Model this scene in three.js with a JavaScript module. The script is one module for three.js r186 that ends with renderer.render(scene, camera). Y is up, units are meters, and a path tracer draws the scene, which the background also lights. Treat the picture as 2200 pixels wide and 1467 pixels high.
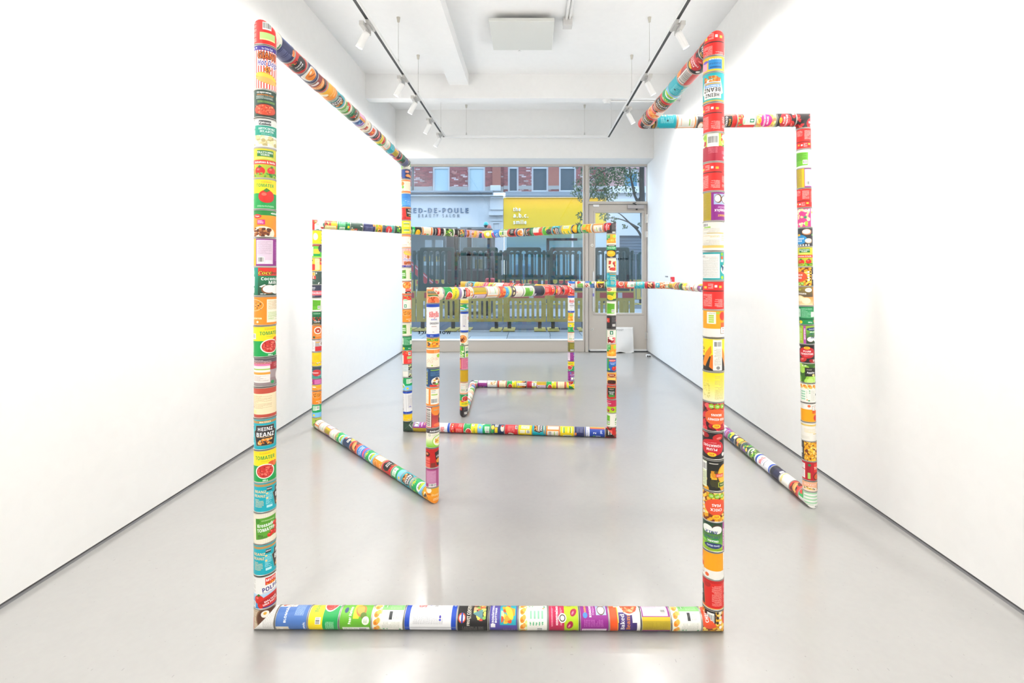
import * as THREE from 'three';
import { RoundedBoxGeometry } from 'three/addons/geometries/RoundedBoxGeometry.js';
import { mergeGeometries } from 'three/addons/utils/BufferGeometryUtils.js';
import { TextGeometry } from 'three/addons/geometries/TextGeometry.js';
import { RectAreaLightUniformsLib } from 'three/addons/lights/RectAreaLightUniformsLib.js';
import { FontLoader } from 'three/addons/loaders/FontLoader.js';

// ---------------------------------------------------------------- camera, sky, exposure
const W = 2200, H = 1467, F = 1060, VX = 1140, VY = 580, EYE = 1.304;   // one-point view with a shifted lens: vanishing point at (VX, VY)
const scene = new THREE.Scene();
const camera = new THREE.PerspectiveCamera(2 * Math.atan(H / 2 / F) * 180 / Math.PI, W / H, 0.05, 200);
camera.position.set(0, EYE, 0);
camera.setViewOffset(W, H, W / 2 - VX, H / 2 - VY, W, H);
scene.background = new THREE.Color().setRGB(0.66, 0.86, 1.12);          // overcast evening sky, seen only through the shop window
scene.backgroundIntensity = 5.4;
const renderer = new THREE.WebGLRenderer({ antialias: true });
renderer.toneMapping = THREE.LinearToneMapping;
renderer.toneMappingExposure = 0.92;
renderer.shadowMap.enabled = true;
RectAreaLightUniformsLib.init();
const LAMP = 7.9;                                                          // candela of one track spotlight
const LAMPCOL = new THREE.Color().setRGB(1, 0.978, 0.945);

// ---------------------------------------------------------------- helpers
const V3 = (x, y, z) => new THREE.Vector3(x, y, z);
const at = (x, y, d) => V3((x - VX) / F * d, EYE - (y - VY) / F * d, -d);    // a pixel at a known distance
const onGround = (x, y, h = 0) => at(x, y, (EYE - h) * F / (y - VY));        // a pixel at a known height above the floor
let sd = 7; const rnd = () => { sd = (sd + 0x6d2b79f5) | 0; let t = Math.imul(sd ^ (sd >>> 15), 1 | sd); t = (t + Math.imul(t ^ (t >>> 7), 61 | t)) ^ t; return ((t ^ (t >>> 14)) >>> 0) / 4294967296; };
const R = (a, b) => a + (b - a) * rnd();
const std = (c, r = 0.6, o = {}) => new THREE.MeshStandardMaterial({ color: c, roughness: r, ...o });
const lin = (r, g, b) => new THREE.Color().setRGB(r, g, b);
const taken = {};
const numbered = (n) => { const k = taken[n] = (taken[n] ?? -1) + 1; return k ? n + '_' + String(k).padStart(3, '0') : n; };
function tag(o, label, category, group) { o.userData.label = label; if (category) o.userData.category = category; if (group) o.userData.group = group; return o; }
function thing(name, label, category, pos, group, turn = 0) {
  const o = new THREE.Group(); o.name = numbered(name); scene.add(o);
  if (pos) o.position.copy(pos); o.rotation.y = turn;
  return tag(o, label, category, group);
}
function mesh(name, geo, mat, parent) { const m = new THREE.Mesh(Array.isArray(geo) ? mergeGeometries(geo.map((g) => g.index ? g.toNonIndexed() : g)) : geo, mat); m.name = parent ? name : numbered(name); (parent || scene).add(m); return m; }
const struct = (name, geo, mat) => { const m = mesh(name, geo, mat); m.userData.kind = 'structure'; return m; };
// a box given by its limits; uv in metres
function bx(x0, x1, y0, y1, z0, z1, bev = 0) {
  const w = Math.abs(x1 - x0), h = Math.abs(y1 - y0), d = Math.abs(z1 - z0);
  const g = bev ? new RoundedBoxGeometry(w, h, d, 2, Math.min(bev, w / 2.01, h / 2.01, d / 2.01)) : new THREE.BoxGeometry(w, h, d);
  g.translate((x0 + x1) / 2, (y0 + y1) / 2, (z0 + z1) / 2);
  const p = g.attributes.position, n = g.attributes.normal, u = g.attributes.uv;
  for (let i = 0; i < p.count; i++) {
    const ax = Math.abs(n.getX(i)), ay = Math.abs(n.getY(i)), az = Math.abs(n.getZ(i));
    if (az >= ax && az >= ay) u.setXY(i, p.getX(i), p.getY(i)); else if (ax >= ay) u.setXY(i, p.getZ(i), p.getY(i)); else u.setXY(i, p.getX(i), p.getZ(i));
  }
  return g;
}
const cyl = (r0, r1, a, b, seg = 16) => {                                // a cylinder from a to b
  const d = b.clone().sub(a), g = new THREE.CylinderGeometry(r1, r0, d.length(), seg);
  g.applyQuaternion(new THREE.Quaternion().setFromUnitVectors(V3(0, 1, 0), d.clone().normalize()));
  const c = a.clone().add(b).multiplyScalar(0.5); return g.translate(c.x, c.y, c.z);
};
const bar = (a, b, w, h) => {                                            // a square bar from a to b
  const d = b.clone().sub(a), g = new THREE.BoxGeometry(w, h, d.length()), o = new THREE.Object3D();
  o.position.copy(a).add(b).multiplyScalar(0.5); o.lookAt(b); o.updateMatrix(); return g.applyMatrix4(o.matrix);
};
function noiseTex(size, fn, srgb) {
  const d = new Uint8Array(size * size * 4);
  for (let y = 0; y < size; y++) for (let x = 0; x < size; x++) { const c = fn(x / size, y / size, x, y), i = (y * size + x) * 4; d[i] = Math.min(255, c[0]); d[i + 1] = Math.min(255, c[1]); d[i + 2] = Math.min(255, c[2]); d[i + 3] = 255; }
  const t = new THREE.DataTexture(d, size, size); t.wrapS = t.wrapT = THREE.RepeatWrapping; t.magFilter = THREE.LinearFilter; if (srgb) t.colorSpace = THREE.SRGBColorSpace; t.needsUpdate = true; return t;
}
const grid = {};
function tnoise(u, v, n, k) {                                            // tiling value noise
  const g = grid[n + '_' + k] ??= Array.from({ length: n * n }, rnd), x = u * n, y = v * n, i = Math.floor(x), j = Math.floor(y), s = (a) => a * a * (3 - 2 * a), fx = s(x - i), fy = s(y - j);
  const q = (a, b) => g[((b + n) % n) * n + ((a + n) % n)];
  return (q(i, j) * (1 - fx) + q(i + 1, j) * fx) * (1 - fy) + (q(i, j + 1) * (1 - fx) + q(i + 1, j + 1) * fx) * fy;
}
const font = await new FontLoader().loadAsync('fonts/droid/droid_sans_bold.typeface.json');
const fontR = await new FontLoader().loadAsync('fonts/droid/droid_sans_regular.typeface.json');
function letters(txt, capHeight, depth, f = font, spacing = 0) {          // cap height in metres, starts at x = 0 on the baseline
  const gs = []; let x = 0; const size = capHeight / 0.98;
  for (const ch of txt) {
    if (ch === ' ') { x += size * 0.36 + spacing; continue; }
    const g = new TextGeometry(ch, { font: f, size, depth, curveSegments: 4, bevelEnabled: false });
    const gl = f.data.glyphs[ch]; g.translate(x, 0, 0); gs.push(g); x += (gl ? gl.ha / f.data.resolution * size : size * 0.6) + spacing;
  }
  const m = mergeGeometries(gs); m.userData = { width: x - spacing }; return m;
}

// ---------------------------------------------------------------- materials of the room
const XL = -2.036, XR = 1.86, ZW = -7.9, ZL = -7.44, ZB = 3.6, YC = 3.72;   // left wall, right wall, window, lintel face, rear wall, ceiling
const wallTex = noiseTex(256, (u, v) => { const k = 252 + 3 * (tnoise(u, v, 48, 1) * 0.6 + tnoise(u, v, 7, 2) * 0.4); return [k, k, k]; }, true); wallTex.repeat.set(0.5, 0.5);
const wallBump = noiseTex(256, (u, v) => { const k = 110 + 40 * tnoise(u, v, 64, 3) + 40 * tnoise(u, v, 16, 4); return [k, k, k]; }); wallBump.repeat.set(1.2, 1.2);
const M = {
  wall: std(lin(0.86, 0.855, 0.84), 0.85, { map: wallTex, bumpMap: wallBump, bumpScale: 0.0006 }),
  ceil: std(lin(0.88, 0.88, 0.875), 0.9, { map: wallTex }),
  dark: std(lin(0.035, 0.036, 0.04), 0.8), black: std(lin(0.018, 0.018, 0.02), 0.5),
  grey: std(lin(0.24, 0.24, 0.25), 0.55), frame: std(lin(0.52, 0.475, 0.425), 0.45),
  white: std(lin(0.82, 0.82, 0.81), 0.45), steel: std(lin(0.62, 0.61, 0.58), 0.3, { metalness: 1 }), brass: std(lin(0.6, 0.57, 0.5), 0.4, { metalness: 0.5 }),
  glass: new THREE.MeshPhysicalMaterial({ color: lin(0.93, 0.97, 0.985), roughness: 0.0, transmission: 1, thickness: 0, ior: 1.45 }),
};
const floorTex = noiseTex(1024, (u, v) => {
  let k = 0.972 + 0.012 * (tnoise(u, v, 5, 5) - 0.5) + 0.012 * (tnoise(u, v, 23, 6) - 0.5) + 0.014 * (tnoise(u, v, 160, 7) - 0.5);
  if (tnoise(u, v, 300, 8) > 0.982) k *= 0.86;                              // small scuffs
  return [255 * k, 254.6 * k, 254 * k];
}, true); floorTex.repeat.set(0.4, 0.4);
M.floor = new THREE.MeshPhysicalMaterial({ color: lin(0.375, 0.37, 0.358), map: floorTex, roughness: 0.32, ior: 1.45, clearcoat: 1, clearcoatRoughness: 0.17 });

// ---------------------------------------------------------------- room shell
struct('floor', bx(XL - 0.35, XR + 0.35, -0.14, 0, ZB + 0.2, ZW - 0.06), M.floor);
struct('ceiling', bx(XL - 0.35, XR + 0.35, YC, YC + 0.2, ZB + 0.2, ZW - 0.06), M.ceil);
struct('wall_left', [bx(XL - 0.3, XL, 0.021, YC, ZB, ZW - 0.05), bx(XL - 0.3, XL - 0.04, 0, 0.021, ZB, ZW - 0.05)], M.wall);
struct('wall_right', [bx(XR, XR + 0.3, 0.021, YC, ZB, ZW - 0.05), bx(XR + 0.04, XR + 0.3, 0, 0.021, ZB, ZW - 0.05)], M.wall);
struct('baseboard_left', bx(XL - 0.04, XL - 0.003, 0, 0.012, ZB, ZW + 0.05), M.grey);
struct('baseboard_right', bx(XR + 0.003, XR + 0.04, 0, 0.012, ZB, ZW + 0.05), M.grey);
struct('wall_rear', bx(XL - 0.3, XR + 0.3, 0, YC, ZB, ZB + 0.2), M.wall);
struct('wall_front', bx(XL, XR, 2.99, YC, ZL, ZW - 0.05), M.wall);           // lintel over the shop window
struct('trim_1', bx(XL, XR, 3.42, YC, -6.08, -6.23), M.ceil);               // beam across the ceiling
struct('trim_2', bx(-1.0, -0.765, 3.58, YC, ZB, -6.08), M.ceil);            // beam along the ceiling

// shop window and door, in one plane at ZW
const K = -ZW / F, wx = (x) => (x - VX) * K, wy = (y) => EYE - (y - VY) * K;
{
  const w = new THREE.Group(); w.name = 'window_1'; w.userData.kind = 'structure'; scene.add(w);
  const zf = ZW + 0.035, zb = ZW - 0.035;
  const xl = XL, xm0 = wx(1252), xm1 = wx(1263.5), top = 2.99, sill = wy(729);
  mesh('bottom_rail', bx(xl, xm0 + 0.02, 0, sill, zf + 0.01, zb, 0.006), M.frame, w);
  mesh('sill_bead', bx(xl + 0.05, xm0, sill - 0.012, sill + 0.006, zf + 0.02, zb + 0.02, 0.003), M.white, w);
  mesh('top_rail', bx(xl, XR, wy(358), top, zf, zb, 0.004), M.frame, w);
  mesh('left_stile', bx(xl, xl + 0.075, sill, wy(358), zf, zb, 0.004), M.frame, w);
  mesh('mullion', [bx(xm0, wx(1256), sill * 0, wy(357), zf, zb, 0.004), bx(wx(1256.4), xm1, 0, wy(357), zf + 0.02, zb, 0.006)], M.frame, w);
  mesh('pane', bx(xl + 0.07, xm0 + 0.004, sill - 0.004, wy(357), ZW, ZW - 0.008), M.glass, w);
  // fanlight above the door
  mesh('transom_bar', bx(xm1 - 0.004, XR, wy(439.3), wy(433.4), zf + 0.012, zb, 0.004), M.frame, w);
  mesh('fanlight_bead', [bx(wx(1263), wx(1266), wy(433), wy(358.5), zf, zb, 0.003), bx(wx(1388.5), XR, wy(433), wy(358.5), zf, zb, 0.003)], M.frame, w);
  mesh('fanlight_pane', bx(wx(1265), wx(1390), wy(434), wy(357), ZW, ZW - 0.008), M.glass, w);
  // lettering on the inside of the pane, reading from the street
  const g = letters('WORKPLACE', 0.048, 0.001, font, 0.006); const sx = (wx(968.5) - wx(897.5)) / g.userData.width;
  g.scale(-sx, 1, 1).translate(wx(968.5), wy(717.4), ZW + 0.0005);
  for (let i = 0, n = g.attributes.normal; i < n.count; i++) n.setX(i, -n.getX(i));
  mesh('lettering', g, std(lin(0.02, 0.03, 0.05), 0.6, { side: THREE.DoubleSide }), w);
  const s2 = letters('Societies Become', 0.026, 0.001, fontR, 0.002); const k2 = (wx(1232) - wx(1180)) / s2.userData.width;
  s2.scale(-k2, 1, 1).translate(wx(1232), wy(707.5), ZW + 0.0005);
  mesh('small_lettering', s2, std(lin(0.03, 0.045, 0.07), 0.6, { side: THREE.DoubleSide }), w);
}
{
  const w = new THREE.Group(); w.name = 'door_1'; w.userData.kind = 'structure'; scene.add(w);
  const x0 = wx(1264.3), x1 = wx(1388.5), zf = ZW + 0.03, zb = ZW - 0.02, y0 = 0.03, y1 = wy(440.3), gx0 = wx(1278.5), gx1 = wx(1378.5), gy0 = wy(672), gy1 = wy(457.5);
  mesh('leaf', [bx(x0, gx0, y0, y1, zf, zb, 0.004), bx(gx1, x1, y0, y1, zf, zb, 0.004), bx(gx0 - 0.004, gx1 + 0.004, y0, gy0, zf, zb, 0.003), bx(gx0 - 0.004, gx1 + 0.004, gy1, y1, zf, zb, 0.003)], M.frame, w);
  const b = 0.03; // glazing bead
  mesh('glazing_bead', [bx(gx0 - b, gx1 + b, gy0 - b, gy0, zf + 0.012, zf - 0.01, 0.004), bx(gx0 - b, gx1 + b, gy1, gy1 + b, zf + 0.012, zf - 0.01, 0.004), bx(gx0 - b, gx0, gy0, gy1, zf + 0.012, zf - 0.01, 0.004), bx(gx1, gx1 + b, gy0, gy1, zf + 0.012, zf - 0.01, 0.004)], M.frame, w);
  mesh('pane', bx(gx0 - 0.002, gx1 + 0.002, gy0 - 0.002, gy1 + 0.002, ZW + 0.006, ZW - 0.002), M.glass, w);
  mesh('kick_strip', bx(x0 + 0.02, x1, 0.012, 0.042, zf + 0.008, zf, 0.003), M.white, w);
  mesh('threshold', bx(x0, XR, 0, 0.012, zf + 0.03, zb - 0.05), M.black, w);
  const hx = wx(1273.3);
  mesh('pull_handle', [cyl(0.011, 0.011, V3(hx, wy(668), zf + 0.06), V3(hx, wy(583), zf + 0.06)), cyl(0.009, 0.009, V3(hx, wy(664), zf), V3(hx, wy(664), zf + 0.06)), cyl(0.009, 0.009, V3(hx, wy(587), zf), V3(hx, wy(587), zf + 0.06))], M.steel, w);
  mesh('handle_sticker', cyl(0.0115, 0.0115, V3(hx, wy(636), zf + 0.06), V3(hx, wy(629.5), zf + 0.06)), std(lin(0.2, 0.16, 0.5), 0.5), w);
  for (const y of [527, 706.5]) { const l = mesh('lock', cyl(0.026, 0.024, V3(wx(1271.5), wy(y), zf), V3(wx(1271.5), wy(y), zf + 0.008), 20), M.steel, w); mesh('keyhole', bx(wx(1271.5) - 0.004, wx(1271.5) + 0.004, wy(y) - 0.009, wy(y) + 0.007, zf + 0.0075, zf + 0.009), M.black, l); }
  const c = mesh('door_closer', bx(wx(1346.5), wx(1381), wy(449.5), wy(441.5), zf, zf + 0.06, 0.006), std(lin(0.42, 0.39, 0.38), 0.4, { metalness: 0.3 }), w);
  mesh('closer_arm', [bar(V3(wx(1365), wy(441), zf + 0.04), V3(wx(1356), wy(439), zf + 0.12), 0.02, 0.008), bar(V3(wx(1356), wy(439), zf + 0.12), V3(wx(1364), wy(436.5), zf + 0.03), 0.02, 0.008), cyl(0.015, 0.015, V3(wx(1366), wy(452), zf + 0.035), V3(wx(1366), wy(449), zf + 0.035))], M.dark, c);
  mesh('sticker', bx(wx(1273.5), wx(1286), wy(445), wy(440.3), zf, zf + 0.025, 0.004), M.white, w);
  for (const [a, b2] of [[461, 479], [497, 510], [713, 727]]) mesh('hinge', [cyl(0.011, 0.011, V3(x1 + 0.006, wy(b2), zf + 0.012), V3(x1 + 0.006, wy(a), zf + 0.012)), bx(x1 - 0.03, x1 + 0.02, wy(b2), wy(a), zf - 0.004, zf + 0.004)], M.steel, w);
  const g = letters('WORKPLACE', 0.032, 0.001, font, 0.003), k = (wx(1349) - wx(1302)) / g.userData.width; g.scale(-k, 1, 1).translate(wx(1349), wy(558.4), ZW + 0.0065);
  mesh('lettering', g, std(lin(0.02, 0.03, 0.05), 0.6, { side: THREE.DoubleSide }), w);
}

// ---------------------------------------------------------------- printed tin labels: 100 units round the tin (front at 50), 48 units from top to bottom
const CW = 512, CH = 256, COLS = 4, ROWS = 8, pages = [];
let cx; // the 2d context in use
const Q = (x, y, w, h, col) => { cx.fillStyle = col; cx.fillRect(x, y, w, h); };
const O = (x, y, rx, ry, col, rot = 0) => { cx.fillStyle = col; cx.beginPath(); cx.ellipse(x, y, rx, ry, rot, 0, 7); cx.fill(); };
const P = (pts, col, line) => { cx.beginPath(); for (let i = 0; i < pts.length; i += 2) i ? cx.lineTo(pts[i], pts[i + 1]) : cx.moveTo(pts[i], pts[i + 1]); cx.closePath(); if (line) { cx.strokeStyle = line; cx.lineWidth = 0.9; cx.stroke(); } if (col) { cx.fillStyle = col; cx.fill(); } };
const T = (s, x, y, size, col, o = {}) => { cx.save(); cx.translate(x, y); if (o.r) cx.rotate(o.r); cx.font = `${o.i ? 'italic ' : ''}${o.n ? '' : 'bold '}${size}px ${o.f || 'sans-serif'}`; cx.textAlign = o.a || 'center'; cx.textBaseline = 'middle'; if (o.w) cx.scale(o.w / cx.measureText(s).width, 1); if (o.o) { cx.strokeStyle = o.o; cx.lineWidth = size * 0.18; cx.lineJoin = 'round'; cx.strokeText(s, 0, 0); } cx.fillStyle = col; cx.fillText(s, 0, 0); cx.restore(); };
const L = (x, y, w, h, col, n = 6) => { n = Math.max(1, Math.round(n * 1.5)); const st = h / n; for (let i = 0; i < n; i++) { let a = x; const e = x + w * (rnd() > 0.25 ? 1 : R(0.4, 0.9)); while (a < e - 0.3) { const l = Math.min(R(0.5, 2.2), e - a); Q(a, y + i * st + st * R(0, 0.12), l, st * R(0.36, 0.5), col); a += l + R(0.2, 0.45); } } };
const B = (x, y, w, h) => { Q(x, y, w, h, '#f6f6f2'); for (let a = x + 0.8; a < x + w - 0.8; a += R(0.5, 1.1)) Q(a, y + h * 0.1, R(0.15, 0.5), h * 0.7, '#222'); };
const S = (x, y, w, h, n, r, cols) => { cx.save(); cx.beginPath(); cx.rect(x, y, w, h); cx.clip(); for (let i = 0; i < n; i++) O(R(x, x + w), R(y, y + h), r * R(0.75, 1.2), r * R(0.65, 1), cols[(rnd() * cols.length) | 0], R(0, 3)); cx.restore(); };
const bg = (c) => Q(0, 0, 100, 48, c);
const gr = (x, y, w, h, a, b, hor) => { const g = hor ? cx.createLinearGradient(x, 0, x + w, 0) : cx.createLinearGradient(0, y, 0, y + h); g.addColorStop(0, a); g.addColorStop(1, b); cx.fillStyle = g; cx.fillRect(x, y, w, h); };
const ktc = (c, a, b, d) => { O(50, 24, 19, 14, c); O(50, 8, 6.5, 3.6, '#f2c21c'); T('KTC', 50, 8, 4.2, '#c81e1e', { i: 1 }); T(a, 50, 19.5, 6.2, '#fff'); T(b, 50, 27, 6.2, '#fff'); if (d) T(d, 50, 33, 6, '#fff'); };
const tom = (x, y, r) => { O(x, y, r, r * 0.88, '#d8261c'); O(x - r * 0.3, y - r * 0.3, r * 0.3, r * 0.22, '#f0705c'); P([x - r * 0.4, y - r * 0.8, x, y - r * 0.55, x + r * 0.45, y - r * 0.85, x, y - r * 1.15], '#3c7a28'); };
const plate = (y0, c1, c2, c3, a, b, inv) => { const k = [32, y0 + 10, 36, y0 + 7, 36, y0, 64, y0, 64, y0 + 7, 68, y0 + 10, 63, y0 + 32, 37, y0 + 32]; P(k, c1, c2); T(a, 50, y0 + 6, 8, c3, { w: 23 }); T(b, 50, y0 + 14.5, 9.5, c3, { w: 28 }); };
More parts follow.
